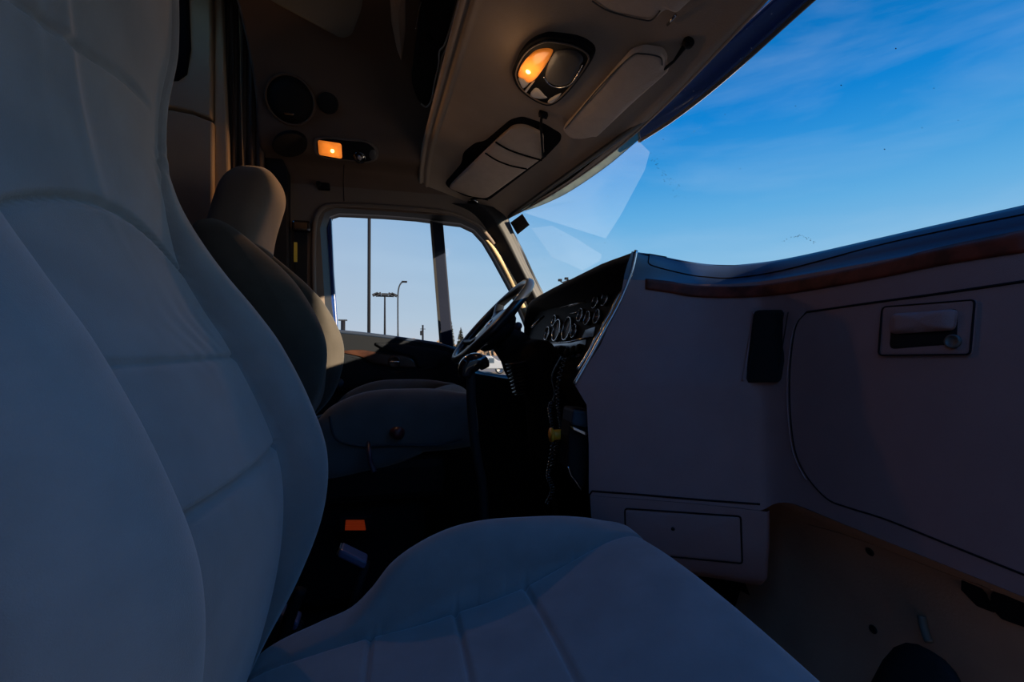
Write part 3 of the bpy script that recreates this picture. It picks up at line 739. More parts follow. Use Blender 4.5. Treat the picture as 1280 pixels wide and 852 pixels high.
# =================================================================== HEADLINER (front, below the high roof)
ey = lambda Y: interp([(0.,.50,.62),(.1,.56,.63),(.5,.62,.632),(.9,.655,.632),(1.2,.665,.632),(1.5,.645,.632),(1.8,.595,.630),(2.0,.54,.625),(2.12,.49,.615),(2.18,.46,.605)], Y)
rows = []
for Y in np.linspace(.08, 2.18, 90):
    xe, ze = ey(Y); row = []
    roll = max(0., (Y-1.88)/.30)**2.2*.115; rollr = max(0.,(.38-Y)/.30)**2.2*.115
    for t in np.linspace(0, 1, 60):
        x = .13+(xe-.13)*t; zl = .842+(ze-.842)*t
        z = zl+.018*math.sin(math.pi*t)-(roll+rollr)*(1-t*.92)
        # moulded centre console around the lamp, hollows for the visors
        z -= .022*math.exp(-(((Y-1.17)/.17)**4))*math.exp(-(((x-.40)/.13)**4))
        z += .010*math.exp(-(((Y-1.72)/.36)**6))*math.exp(-(((x-.47)/.10)**4))
        z -= .008*math.exp(-((t-.97)/.03)**2)
        row.append((x, Y, z))
    # ridge mouldings towards the upper bulkhead
    z0 = row[0][2]
    xs_ = .115+.065*max(0,min(1.6,2.1-Y))-.13
    row = [(x+xs_*(1-i/59), y, z) for i, (x,y,z) in enumerate(row)]
    row = [(x+xs_ if j > 1 else x, y, z) for j, (x,y,z) in enumerate([(.25,Y,z0+.75),(.235,Y,z0+.20),(.20,Y,z0+.12),(.125,Y,z0+.045),(.085,Y,z0+.022),(.088,Y,z0+.010),(.097,Y,z0+.008),(.104,Y,z0+.014),(.110,Y,z0+.012),(.114,Y,z0+.002),(.122,Y,z0-.003)])]+row
    rows.append(row)
hvf = gridmesh(rows); HB = bvh(hvf); hl = finish('ceiling', hvf[0], hvf[1], 'liner', None); tag(hl, kind='structure')
# header edge bead
MB().add(*tube([Vector((interp([(0,0)],0)[0],0,0)) if False else Vector((ey(Y)[0]+.003, Y, ey(Y)[1]-.002)) for Y in np.linspace(.08,2.18,50)], .004, 8)).build('header_edge', 'liner', hl)
# ---- windshield
rows = []
for Y in list(np.linspace(.05, 2.22, 60))+[2.6]:
    xe, ze = ey(min(Y,2.22)); xb = 1.12-.30*abs((min(Y,2.22)-1.15)/1.05)**2.2
    if Y > 2.0: xb = min(xb, .80)
    rows.append([(xe+.004+(xb-xe)*t+.02*math.sin(math.pi*t), Y, ze+.006+(.10-ze)*t) for t in np.linspace(0,1,20)])
GB = bvh(gridmesh(rows)); wvf = gridmesh(rows[:-1]); ws = finish('window_1', wvf[0], wvf[1], 'glass', None); tag(ws, kind='structure')
patch('pale_film', GB, dens([(655,266),(684,253),(730,228),(798,176),(812,190),(806,212),(790,242),(775,270),(757,298)], 14), 'pale_film', ws, th=-.0012, base=-.001)
patch('pale_film', GB, dens([(664,285),(690,282),(720,298),(752,318),(750,326),(728,338),(706,328),(690,322)], 14), 'pale_film', ws, th=-.0012, base=-.001)
ribbon('shade_band', GB, [(632,259),(664,246),(700,224),(730,206),(765,180),(798,150)], [(632,267),(664,261),(700,246),(730,228),(765,203),(799,174)], 'shade_band', ws, th=.001)
sp = MB()
for k in range(150):
    t = random.random()
    if k < 50: px = 815+37*t+random.gauss(0,3); py = 195+50*t+random.gauss(0,4)
    elif k < 75: px = 764+20*random.random(); py = 175+12*random.random()
    elif k < 95:
        px = 640+random.random()*120; py = 290+random.random()*60
    elif k < 125: a = random.random(); px = 975+45*a+random.gauss(0,2); py = 304-9*math.sin(a*3)+random.gauss(0,1)
    else: px = 700+random.random()*500; py = 60+random.random()*200
    h, nn = hit(GB, px, py); r = random.uniform(.0004,.0014)
    sp.add(*lathe(h+nn*.0006, nn, [(r,0),(r*.6,.0005),(r*.05,.0007)], 6))
sp.build('splatter', 'black', ws)['kind'] = 'stuff'
# windshield rubber
rub = [(631,266),(636,282),(645,300),(655,320),(667,346),(680,372),(690,392)]
MB().add(*tube([hit(GB,*p)[0] for p in catmull(rub,4)], .009, 8)).build('rubber_seal', 'rubber', ws)
# blue exterior visor above the glass
def extv(t, Y): return Vector((0,0,0))
top = [(796,152),(830,122),(889,68),(960,4),(1030,-60)]; bot = [(799,176),(845,146),(910,94),(1014,0),(1090,-66)]
A = catmull(top, 6); Bt = catmull(bot, 6); rows = []
for j in range(7):
    t = j/6; row = []
    for i in range(len(A)):
        p = np.array(A[i])*(1-t)+np.array(Bt[i])*t; h, nn = hit(GB, *p); d = ray(*p).normalized(); row.append(h+d*(.045+.02*t)+Vector((0,0,.004*math.sin(t*3.14))))
    rows.append(row)
v, f = gridmesh(rows)
ev = finish('exterior_visor', v, f, 'blue_paint', None, solid=.008); tag(ev, 'dark blue painted exterior sun shade across the top of the windshield', 'sun shade')
MB().add(*tube([rows[-1][i] for i in range(len(A))], .006, 8)).build('edge_strip', 'curtain', ev)
# droplets
dr = MB()
for k in range(60):
    j = random.randint(0,5); i = random.randint(0,len(A)-2); h = Vector(rows[j][i]).lerp(Vector(rows[j+1][i+1]), random.random()); d = -h.normalized(); r = random.uniform(.0007,.002)
    dr.add(*lathe(h+d*.0045, d, [(r,0),(r*.8,r*.5),(r*.1,r*.8)], 7))
dr.build('water_drop', 'chrome_dim', ev); [tag(o_, kind='stuff') for o_ in ev.children if o_.name.startswith('water')]
# sticker
c = [(638,278),(653,267),(662,281),(647,293)]
stk = patch('sticker', GB, dens(c, 6), 'sticker', None, th=.0012, base=.0002); tag(stk, 'small dark square sticker turned diamond-wise in the upper left corner of the windshield', 'sticker')

# ---- visors
def planeof(B, pts, off=0.):
    H = [hit(B, *p) for p in pts]; P_ = [h[0] for h in H]; c = sum(P_, Vector())/len(P_)
    n_ = Vector()
    for i in range(len(P_)): n_ += (P_[i]-c).cross(P_[(i+1)%len(P_)]-c)
    n_.normalize()
    if n_.dot(c) > 0: n_ = -n_
    c = c+n_*off; u = n_.orthogonal().normalized()*2; w_ = n_.cross(u)
    return bvh(([c+u, c+w_, c-u, c-w_], [(0,1,2,3)]))
VPL = {}
def visor(name, outline, label, th=.014, r=6, off=.006):
    pl = planeof(HB, outline, off); VPL[label] = pl
    o = patch(name, pl, dens(rpoly(outline, r), 8), 'visor', None, th=th, base=-.004, plane=True)
    tag(o, label, 'sun visor'); o['_p'] = 0; del o['_p']; visor.last = pl; return o
dv_out = [(561,232),(622,173),(642,155),(655,154.5),(680,164),(680,194),(609,246),(589,243),(569,236)]
rec = patch('visor_recess', HB, dens(rpoly([(556,228),(577,204),(579,190),(594,178),(606,176),(638,149),(653,145),(680,154),(702,167),(701,176),(681,197),(611,250),(581,245),(560,234)], 5), 7), 'groove', hl, th=.0015, avg=False, base=-.002)
v1 = visor('sun_visor', dv_out, 'brown-grey driver sun visor with pocket band, in a black recess above the driver window')
VB = visor.last
patch('pocket_band', VB, dens([(620.5,173.5),(634,181),(650,188),(676,195),(660,206),(640,202),(622,195),(609,186)], 6), 'visor', v1, th=.020, base=.006, plane=True)
g = MB(); g.add(*groove_line(VB, [(608,187),(622,196),(640,203),(660,207)], .0032, .0155)); g.add(*groove_line(VB, [(621,173),(636,182),(655,189),(679,196)], .0036, .0155)); g.build('band_seam', 'groove', v1)
c, nn = hit(HB, 592, 254)
mt = MB(); mt.add(*lathe(c, nn, [(.030,0),(.030,.006),(.024,.010),(.012,.009),(.010,.004),(.001,.004)], 24)); mt.build('visor_mount', 'chrome_dim', v1)
MB().add(*groove_line(HB, [(590,247),(600,245),(611,247)], .006, .012)).build('pivot', 'black', v1)
c1, n1 = hit(HB, 680, 141); c2, n2 = hit(HB, 683, 192)
so = MB(); so.add(*tube([c1+n1*.004, c1+n1*.022, c1.lerp(c2,.15)+n1*.028, c1.lerp(c2,.9)+n2*.028, c2+n2*.012], .0042, 8)); so.add(*obox(c1+n1*.006, (c2-c1).normalized(), n1, n1.cross((c2-c1).normalized()), .02, .012, .028))
tag(so.build('retaining_strap', 'black', None), 'black strap hanging down across the end of the driver sun visor', 'strap')
v2o = [(704,158),(750,105),(789,62),(806,57),(829,61),(834,70),(833,80),(838,84),(790,127),(747,168),(742,167),(730,170),(714,169)]
v2 = visor('sun_visor', v2o, 'long narrow brown-grey sun visor between the oval lamp and the dark blue strip', .016, 5)
MB().add(*groove_line(visor.last, [(709,155),(752,103),(791,64),(807,60),(828,64),(831,74)], .0018, .016)).build('piping', 'visor_edge', v2)
h1, n1 = hit(HB, 834, 80); h2, n2 = hit(HB, 846, 70); h3, n3 = hit(HB, 858, 54)
MB().add(*tube([h1+n1*.014, h2+n2*.014, h3+n3*.004], [.004,.003,.006], 8)).build('hinge_arm', 'black', v2)
c, nn = hit(HB, 861, 52); MB().add(*lathe(c, nn, [(.013,0),(.012,.008),(.004,.012)], 14)).build('hinge_mount', 'black', v2)
v3o = [(740,-8),(762,9),(806,20),(820,20),(832,8),(838,7),(848,12),(856,4),(895,-32),(905,-70),(860,-90),(790,-60)]
v3 = visor('sun_visor', v3o, 'brown-grey sun visor cut off by the top edge, highest of the three', .016, 5)
h1, n1 = hit(HB, 848, 12); h2, n2 = hit(HB, 836, 28)
MB().add(*tube([h1+n1*.014, h2+n2*.006], .003, 8)).build('hinge_arm', 'chrome_dim', v3)
MB().add(*groove_line(visor.last, [(744,-6),(766,7),(806,17),(819,17),(829,6)], .0016, .016)).build('piping', 'visor_edge', v3)

# ---- overhead lamp
def zp(x, y): return (640+x/7.1, 30+y/7.1)
lampo = [zp(*p) for p in [(250,118),(350,102),(560,140),(690,205),(728,270),(690,350),(600,480),(500,600),(400,690),(310,718),(180,662),(60,565),(8,450),(18,370),(70,262),(150,172)]]
lc, ln = hit(HB, 690, 88)
olamp = empty('overhead_lamp', lc, 'oval overhead console lamp with lit amber lens in the middle of the front headliner', 'lamp')
LPP = bvh(([lc+ln*.006+x for x in [ln.orthogonal().normalized()*2, ln.cross(ln.orthogonal()).normalized()*2, -ln.orthogonal().normalized()*2, -ln.cross(ln.orthogonal()).normalized()*2]], [(0,1,2,3)]))
patch('bezel', LPP, catmull(lampo, 3, True), 'black', olamp, th=.006, base=-.02)
inner_ = [tuple(Vector(p).lerp(Vector((692,88)), .10)) for p in lampo]
hh = [hit(LPP, *p)[0]+ln*.008 for p in catmull(inner_, 4, True)]
MB().add(*tube(hh, .0022, 8, closed=True)).build('rim_trim', 'trim', olamp)
am = [zp(*p) for p in [(300,196),(350,200),(372,222),(330,310),(270,400),(210,475),(150,505),(110,470),(62,445),(80,370),(120,310),(150,275),(220,215)]]
lensmat('amber_a', hit(LPP, *zp(158,390))[0]-lc, .005, .05)
patch('amber_lens', LPP, catmull(am, 3, True), 'amber_a', olamp, th=.011, base=.0, dome=.002)
c = hit(LPP, *zp(158,390))[0]+ln*.0115
bb = MB().add(*lathe(c, ln, [(.0075,-.001),(.0068,.002),(.0045,.004),(.0006,.005)], 16)).build('bulb', 'bulb', olamp)
cl = [zp(*p) for p in [(65,460),(110,450),(165,490),(150,520),(105,560),(70,500)]]
patch('clear_lens', LPP, catmull(cl, 2, True), 'clear_lens', olamp, th=.010, base=0)
cl = [zp(*p) for p in [(185,500),(215,480),(130,600),(110,585)]]
patch('clear_lens', LPP, cl, 'clear_lens', olamp, th=.010, base=0)
bl = [zp(*p) for p in [(430,212),(520,205),(600,230),(640,285),(625,340),(590,410),(530,500),(430,532),(340,500),(303,445),(330,335),(385,235)]]
patch('dark_cover', LPP, catmull(bl, 3, True), 'visor_edge', olamp, th=.012, base=0, dome=.002)
hh = [hit(LPP, *p)[0]+ln*.010 for p in catmull([zp(*p) for p in [(295,440),(340,505),(430,538),(530,505),(600,410),(640,330)]], 4)]
MB().add(*tube(hh, .0018, 8)).build('cover_trim', 'chrome_dim', olamp)
for pts in ([(165,620),(200,560),(240,555),(300,620),(320,640),(250,650)], [(320,680),(350,640),(430,600),(445,600),(420,650),(360,690)]):
    patch('reading_lens', LPP, catmull([zp(*p) for p in pts], 2, True), 'clear_lens', olamp, th=.010, base=0)
bpy.data.objects.remove(bpy.data.objects['x']) if 'x' in bpy.data.objects else None

# =================================================================== HIGH ROOF and sleeper
rows = []
sec = [(2.172,.62),(2.165,.70),(2.15,.775),(2.12,.80),(2.06,.82),(2.03,.88),(2.01,.97),(1.93,1.10),(1.78,1.22),(1.55,1.30),(1.2,1.34),(.85,1.30),(.62,1.22),(.47,1.10),(.39,.97),(.36,.86),(.32,.80),(.25,.77),(.15,.62)]
secc = catmull([(a,b,0) for a,b in sec], 5)
sec2 = [(2.172,.62),(2.172,.75),(2.172,.9),(2.172,1.0),(2.172,1.1),(2.172,1.2),(2.16,1.32),(2.10,1.40),(1.95,1.44),(1.6,1.46),(1.2,1.47),(.8,1.46),(.4,1.44),(.25,1.40),(.17,1.32),(.15,1.2),(.15,1.0),(.15,.8),(.15,.62)]
sec2c = catmull([(a,b,0) for a,b in sec2], 5)
for X in list(np.linspace(-1.25, -.66, 6))+list(np.linspace(-.64, -.56, 12))+list(np.linspace(-.54, .24, 28)):
    w_ = max(0., min(1., (-.57-X)/.06)); w_ = w_*w_*(3-2*w_)
    rows.append([(X, p[0]*(1-w_)+q[0]*w_, p[1]*(1-w_)+q[1]*w_) for p, q in zip(secc, sec2c)])
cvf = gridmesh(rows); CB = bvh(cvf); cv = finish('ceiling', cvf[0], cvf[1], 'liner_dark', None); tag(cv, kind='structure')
# speaker etc on the roof side
SPB = planeof(CB, [(343,105),(383,105),(383,145),(343,145)], .012); SPB2 = planeof(CB, [(400,119),(420,119),(420,139),(400,139)], .008)
def disc(B, px, py, r, name, m, parent, prof=None, n=32):
    c, nn = hit(B, px, py); return MB().add(*lathe(c, nn, [(r*a, h) for a, h in (prof or [(1.06,-.004),(1.06,.004),(1.0,.007),(.93,.006),(.9,.002),(.01,.003)])], n)).build(name, m, parent), c, nn
c, nn = hit(CB, 363, 125)
spk = empty('ceiling_speaker', c, 'round dark speaker set in the upper roof wall above the driver door', 'speaker')
disc(SPB, 363, 125, .088, 'surround', 'liner_dark', spk, [(1.1,-.05),(1.08,.006),(1.02,.009),(.98,.004),(.97,0)])
disc(SPB, 363, 125, .086, 'grille', 'speaker_mesh', spk, [(1.,-.05),(1.,.003),(.5,.008),(.01,.009)])
c2, n2 = hit(SPB, 362, 142); u = Vector((1,0,0)); u = (u-n2*u.dot(n2)).normalized()
MB().add(*obox(c2+n2*.010, u, n2.cross(u), n2, .036, .007, .002)).build('badge', 'chrome', spk, smooth=False, bevel=.001)
c, nn = hit(CB, 410, 129); sp2 = empty('tweeter_speaker', c, 'small dark round tweeter beside the larger ceiling speaker', 'speaker')
disc(SPB2, 410, 129, .038, 'grille', 'speaker_mesh', sp2, [(1.08,-.05),(1.05,.004),(.9,.003),(.5,.004),(.01,.005)])
c, nn = hit(CB, 362, 181); sp3 = empty('roof_vent', c, 'dark oval vent under the ceiling speaker, left of the rectangular amber lamp', 'vent')
patch('grille', planeof(CB, [(340,181),(362,166),(384,181),(362,196)], .022), [(362+22*math.cos(a), 181+15*math.sin(a)) for a in np.linspace(0, 2*math.pi, 25)[:-1]], 'speaker_mesh', sp3, th=.004, plane=True, base=-.03)
# rectangular amber lamp in a pill-shaped recess
c, nn = hit(CB, 432, 188)
LQ = bvh(([c+nn*.004+x for x in [nn.orthogonal().normalized()*2, nn.cross(nn.orthogonal()).normalized()*2, -nn.orthogonal().normalized()*2, -nn.cross(nn.orthogonal()).normalized()*2]], [(0,1,2,3)]))
dl = empty('door_lamp', c, 'rectangular lit amber courtesy lamp in a pill-shaped recess above the driver door window', 'lamp')
pill = rpoly([(391,173),(405,170.5),(462,176),(474,186),(473,199),(462,204),(405,198),(393,192)], 7)
patch('bezel', LQ, dens(pill, 5), 'trim', dl, th=.006, base=-.05, plane=True)
patch('recess', LQ, dens([tuple(Vector(p).lerp(Vector((433,188)), .08)) for p in pill], 5), 'black', dl, th=.007, base=0, plane=True)
lensmat('amber_b', hit(LQ, 416, 188)[0]-dl.location, .005, .07)
patch('amber_lens', LQ, dens(rpoly([(397.5,174.5),(427,179),(428,198),(399,193)], 3), 4), 'amber_b', dl, th=.013, base=0, plane=True)
c = hit(LQ, 416, 188)[0]; nq = hit(LQ,416,188)[1]
MB().add(*lathe(c+nq*.0135, nq, [(.008,-.001),(.007,.001),(.004,.003),(.0005,.004)], 16)).build('bulb', 'bulb', dl)
c = hit(LQ, 450, 196)[0]
MB().add(*lathe(c, nq, [(.026,.004),(.026,.014),(.021,.018),(.012,.016),(.011,.02),(.001,.02)], 24)).build('swivel_eye', 'gloss_black', dl)
MB().add(*lathe(c+nq*.02, nq, [(.009,0),(.007,.003),(.001,.004)], 12)).build('reading_bulb', 'clear_lens', dl)
patch('button', LQ, [(466+5*math.cos(a), 193+7*math.sin(a)) for a in np.linspace(0, 2*math.pi, 17)[:-1]], 'visor_edge', dl, th=.010, base=0, plane=True)
# overhead cabinet door (grey) and dark locker
HP_ = planeof(CB, [(345,3),(425,46),(440,42),(452,10)], .01)
cab = patch('roof_hatch', HP_, dens(rpoly([(300,-30),(345,3),(425,46),(432,46),(440,42),(452,10),(458,-35)], 6), 10), 'panel_grey', None, th=.012, base=-.03, plane=True); tag(cab, 'smooth grey hatch panel in the dark roof at the top of the photo', 'hatch')
mr_ = patch('rib_highlight', CB, dens(rpoly([(485,-40),(507,-40),(507,35),(502,76),(496,60),(489,25)],4),8), 'liner', cv, th=.012, base=-.004)  # highlight on the curved roof moulding, laid on as a paler patch
# the overhead locker's front on the back of the ridge
LKP = bvh(([onP(p[0],p[1],(.06,0,0),(1,0,0)) if False else Vector(p) for p in [(.075,.2,.6),(.075,2.3,.6),(.015,2.3,1.4),(.015,.2,1.4)]], [(0,1,2,3)]))
lk = empty('overhead_locker', Vector((.05,1.6,.9)), 'dark overhead locker door with pale outline beside the ridge of the headliner', 'locker')
def lkp(pts, r=3): return [hit(CB, *p)[0] for p in pts]
LKB = planeof(CB, [(522,20),(514,100),(531,131),(548,80),(560,20)], .012)
patch('door', LKB, dens(rpoly([(527,-20),(522,40),(514,100),(522,124),(531,131),(540,124),(548,80),(556,50),(574,-20)], 8), 8), 'black_soft', lk, th=.012, base=-.03, plane=True)
MB().add(*groove_line(LKB, [(574,-8),(566,20),(556,52),(549,62),(548,78),(543,100),(539,122),(533,131),(526,127)], .0035, .018)).build('edge_bead', 'bead', lk)
MB().add(*groove_line(LKB, [(577,-8),(569,22),(559,54),(552,70),(550,84),(546,104),(541,124)], .0028, .016)).build('edge_bead', 'bead', lk)
MB().add(*groove_line(LKB, [(526,0),(523,14),(519,34)], .0016, .018)).build('trim_line', 'chrome_dim', lk)
c, nn = hit(LKB, 536, 46); MB().add(*lathe(c, nn, [(.014,.01),(.014,.02),(.01,.024),(.001,.022)], 16)).build('latch', 'black', lk)
# side pieces: belt anchor, clip
c = onY(377, 296, 2.15)
ba = empty('seat_belt_anchor', c, 'black seat belt anchor with small yellow label on the door pillar behind the driver seat', 'seat belt')
MB().add(*obox(onY(377,283,2.14), X_, Y_, Z_, .075, .04, .05)).build('anchor_cover', 'gloss_black', ba, smooth=False, bevel=.012, seg=3)
MB().add(*obox(onY(376,330,2.15), X_, Y_, Z_, .052, .006, .36)).build('webbing', 'black_soft', ba, smooth=False)
MB().add(*obox(onY(369.5,315,2.142), X_, Y_, Z_, .013, .004, .085)).build('label', 'yellow_label', ba, smooth=False)
c = onY(405, 233, 2.15); cl = MB().add(*obox(c, X_, Y_, Z_, .05, .03, .03)).add(*obox(c+Vector((-.02,-.01,.006)), X_, Y_, Z_, .02, .03, .02)).build('coat_hook', 'black', None, smooth=False, bevel=.006)
tag(cl, 'small black coat hook on the panel just above the driver door window', 'hook')
tr = MB()
tr.add(*tube([onY(*p, 2.156) for p in catmull([(396,430),(393,380),(392,330),(393,285),(398,266),(410,257),(440,256),(480,258),(520,261),(556,265),(580,272),(600,284),(618,305)],4)], .010, 10))
o = tr.build('trim_3', 'trim', None); tag(o, kind='structure')
MB().add(*tube([onY(430,205,2.12), onY(429,228,2.155), onY(430,251,2.16)], .0015, 6)).build('joint_line', 'groove', o)
# sleeper cabinet panels (left of the driver seat)
sc = empty('sleeper_cabinet', onY(240,300,2.05), 'tan side cabinet of the sleeper area behind the seats, with a dark open pocket', 'cabinet')
def ypanel(name, pts, Y, dy, m, parent, bevel=.008):
    return slab(name, pts, Y, dy, m, parent, bevel)
ypanel('lower_panel', [(196,136),(215,137),(240,142),(266,152),(266,320),(196,320)], 2.0, .05, 'cabinet', sc)
ypanel('upper_panel', [(196,-30),(264,-30),(264,148),(240,138),(215,133),(196,131)], 2.0, .05, 'cabinet', sc)
ypanel('pocket', [(200,-30),(234,-30),(238,60),(233,92),(222,100),(200,101)], 1.992, .03, 'groove', sc)
ypanel('corner_panel', [(267,-30),(277,-30),(281,100),(285,178),(288,320),(267,320),(267,154)], 2.02, .03, 'cabinet', sc)
# curtain with folds
rows = []
for zz in np.linspace(0, 1, 20):
    row = []
    for k in range(70):
        t = k/69; px = 283+47*t; py = -40+zz*360; p = onY(px, py, 2.08+.018*math.sin(t*2*math.pi*4.2)+.006*math.sin(t*23)); row.append(p)
    rows.append(row)
v, f = gridmesh(rows); cu_ = finish('curtain', v, f, 'curtain', None, solid=.004); tag(cu_, 'dark brown pleated sleeper curtain hanging behind the driver headrest', 'curtain')
MB().add(*tube([onY(*p,2.045) for p in [(298,-20),(300,40),(301,110),(303,180),(304,212)]], .0018, 6)).build('cord', 'cord_and_sun_tan', cu_)
# B pillar
bpil = slab('trim_4', [(331,190),(352,196),(360,215),(360,420),(392,470),(340,470)], 2.12, .05, 'black_soft', None); tag(bpil, kind='structure')
# back wall of the sleeper, passenger-side sleeper wall, floor, firewall
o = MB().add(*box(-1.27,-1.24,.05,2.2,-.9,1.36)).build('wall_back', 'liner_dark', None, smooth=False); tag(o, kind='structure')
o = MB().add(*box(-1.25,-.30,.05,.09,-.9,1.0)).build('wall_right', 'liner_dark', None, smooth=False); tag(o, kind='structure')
o = MB().add(*box(-1.27,1.0,.05,2.2,-.92,-.875)).build('floor', 'carpet', None, smooth=False); tag(o, kind='structure')
o = MB().add(*box(.84,.88,.05,2.2,-.92,.13)).build('wall_front', 'black', None, smooth=False); tag(o, kind='structure')
tun = finish('trim_5', *gridmesh([[(x,y,z) for x in (-.1,.3,.6,.86)] for y,z in ((.98,-.87),(1.0,-.74),(1.05,-.68),(1.3,-.68),(1.38,-.74),(1.42,-.87))]), 'carpet', None); tag(tun, kind='structure')
# amber floor light glow piece and buckles
rl = empty('marker_lamp', onY(438,658,1.5), 'small ribbed red glowing lens low on the floor between the two seats', 'lamp')
P = [onY(*p,1.45) for p in [(432,651),(455,651),(457,663),(431,663)]]
for k in range(6):
    t0 = k/6; t1 = (k+.75)/6; q = [P[0].lerp(P[3],t0), P[1].lerp(P[2],t0), P[1].lerp(P[2],t1), P[0].lerp(P[3],t1)]
    v = q+[p+Vector((0,.01,0)) for p in q]; 
    if k == 0: mb_ = MB()
    mb_.add(v, [(0,1,2,3),(4,5,6,7),(0,1,5,4),(1,2,6,5),(2,3,7,6),(3,0,4,7)])
mb_.build('lens', 'red_glow', rl, smooth=False)
MB().add(*obox(sum(P,Vector())/4+Vector((0,.03,0)), X_, Y_, Z_, .1, .035, .05)).build('housing', 'black', rl, smooth=False, bevel=.006)
def buckle(px, py, px2, py2, Y, label, w=.018):
    a = onY(px,py,Y); b = onY(px2,py2,Y-.02); e = empty('seat_belt_buckle', b, label, 'seat belt buckle')
    d = (b-a).normalized(); n_ = Vector((0,1,0)); s_ = d.cross(n_).normalized()
    MB().add(*obox((a+b)/2, d, n_, s_, (b-a).length, .04, w)).build('buckle_body', 'buckle', e, smooth=False, bevel=.005)
    MB().add(*obox(a, d, n_, s_, .006, .030, w*.8)).build('release_button', 'chrome_dim', e, smooth=False, bevel=.001)
    MB().add(*tube([b, b+Vector((-.03,.01,-.10)), b+Vector((-.06,.02,-.25))], .009, 8)).build('buckle_stem', 'black', e)
buckle(425,686,458,702,1.05,'blue-grey seat belt buckle beside the passenger cushion, upper of the two')
buckle(346,762,374,777,1.0,'blue-grey seat belt buckle low between backrest and cushion, lower of the two')
# small thing on driver side: dark mat edge
# =================================================================== OUTSIDE
def at(px, py, D):
    d = ray(px, py); return d*(D/d.y)
o = MB().add([(-160,2.9,-2.15),(160,2.9,-2.15),(200,400,-2.15),(-200,400,-2.15)], [(0,1,2,3)]).add([(-160,-60,-2.15),(160,-60,-2.15),(160,2.9,-2.15),(-160,2.9,-2.15)], [(0,1,2,3)]).build('ground', 'asphalt', None, smooth=False); tag(o, kind='structure')
def polebase(px, D): p = at(px, 440, D); return Vector((p.x, p.y, -2.15))
b = polebase(461, 30); tp = polebase(461, 30); tp.z = 9.8
pl = empty('light_pole', b, 'tall thick dark pole rising past the top of the driver door window', 'pole')
MB().add(*tube([b, tp], .10, 12)).build('shaft', 'pole', pl)
MB().add(*tube([b, b+Vector((0,0,.5))], .25, 12)).build('footing', 'pole_light', pl)
dd = polebase(481, 75); e = empty('light_mast', dd, 'parking lot light mast with several lamp heads on a crossbar, seen through the driver window', 'street lamp')
tp = at(481, 370, 75); MB().add(*tube([dd, tp], [.2,.12], 10)).build('mast', 'pole', e)
w_ = 75*10/F
MB().add(*tube([tp+Vector((-w_,0,0)), tp+Vector((w_,0,0))], .12, 8)).build('crossbar', 'pole', e)
for k in (-1.1,-.75,0,.75,1.1):
    c = tp+Vector((k*w_,0,.25)); MB().add(*obox(c, Vector((.9,0,.4*(1 if k<0 else -1) if k else 0)).normalized(), Y_, Vector((-.4*(1 if k<0 else -1) if k else 0,0,.9)).normalized(), .95, .8, .38)).build('lamp_head', 'pole_light', e, smooth=False)
dd = polebase(497.5, 60); e = empty('street_lamp', dd, 'slim street lamp with a curved arm, right of the light mast in the driver window', 'street lamp')
MB().add(*tube([dd]+[at(*p,60) for p in catmull([(497.5,420),(497.3,390),(497.5,368),(499,358),(502,353),(505,351.5)],4)], [.12]*2+[.09]*20, 8)).build('pole', 'pole_light', e)
MB().add(*obox(at(505.5,352,60), X_, Y_, Z_, .7, .35, .22)).build('lamp_head', 'pole', e, smooth=False, bevel=.05)
dd = polebase(428.5, 50); e = empty('lamp_post', dd, 'short dark lamp post with flat top at the left bottom of the driver window', 'street lamp')
MB().add(*tube([dd, at(428.8,401,50)], .22, 10)).build('pole', 'pole', e); MB().add(*obox(at(428.5,400,50), X_, Y_, Z_, .85, .5, .12)).build('lamp_head', 'pole_light', e, smooth=False)
dd = polebase(528.5, 90); e = empty('utility_pole', dd, 'wooden utility pole with a transformer, beside the right bottom corner of the large driver window', 'pole')
MB().add(*tube([dd, at(528.5,406,90)], [.22,.16], 8)).build('pole', 'pole', e); MB().add(*obox(at(526.5,416,90), X_, Y_, Z_, .45, .4, .9)).build('transformer', 'pole', e, smooth=False, bevel=.1)
MB().add(*obox(at(528.5,411,90), X_, Y_, Z_, 1.0, .12, .12)).build('crossarm', 'pole', e, smooth=False)
# conifers
def conifer(px, top, D, wpx, label, seed):
    rnd = random.Random(seed); b = polebase(px, D); tp = at(px, top, D); H = tp.z-b.z; e = empty('conifer', b, label, 'tree', 'conifers beyond the parking lot')
    MB().add(*tube([b, tp], [.25,.04], 8)).build('trunk', 'pole', e)
    m = MB(); Wd = wpx*D/F
    for k in range(420):
        t = rnd.random()**.8; z = b.z+H*(.12+.88*t); r = Wd*(1-t)**.8*.5*(.6+.4*math.sin(t*60)**2)+.05; a = rnd.random()*6.283
        p = Vector((b.x, b.y, z)); q = p+Vector((math.cos(a)*r, math.sin(a)*r, -.15*r)); s = Vector((-math.sin(a), math.cos(a), 0))*r*.22
        m.add([p, q+s, q*1.0+Vector((0,0,.12*r)), q-s, q-Vector((0,0,.2*r))], [(0,1,2),(0,2,3),(0,1,4),(0,4,3)])
    m.build('foliage', 'foliage', e, smooth=False)
for i, (px, top, D, w, l) in enumerate([(564,401,70,13,'dark conifer just right of the window divider post'),(576,409,80,16,'bushy conifer second from the window divider post'),(587,420,95,14,'small conifer partly behind the steering wheel rim')]):
    conifer(px, top, D, w, l, i)
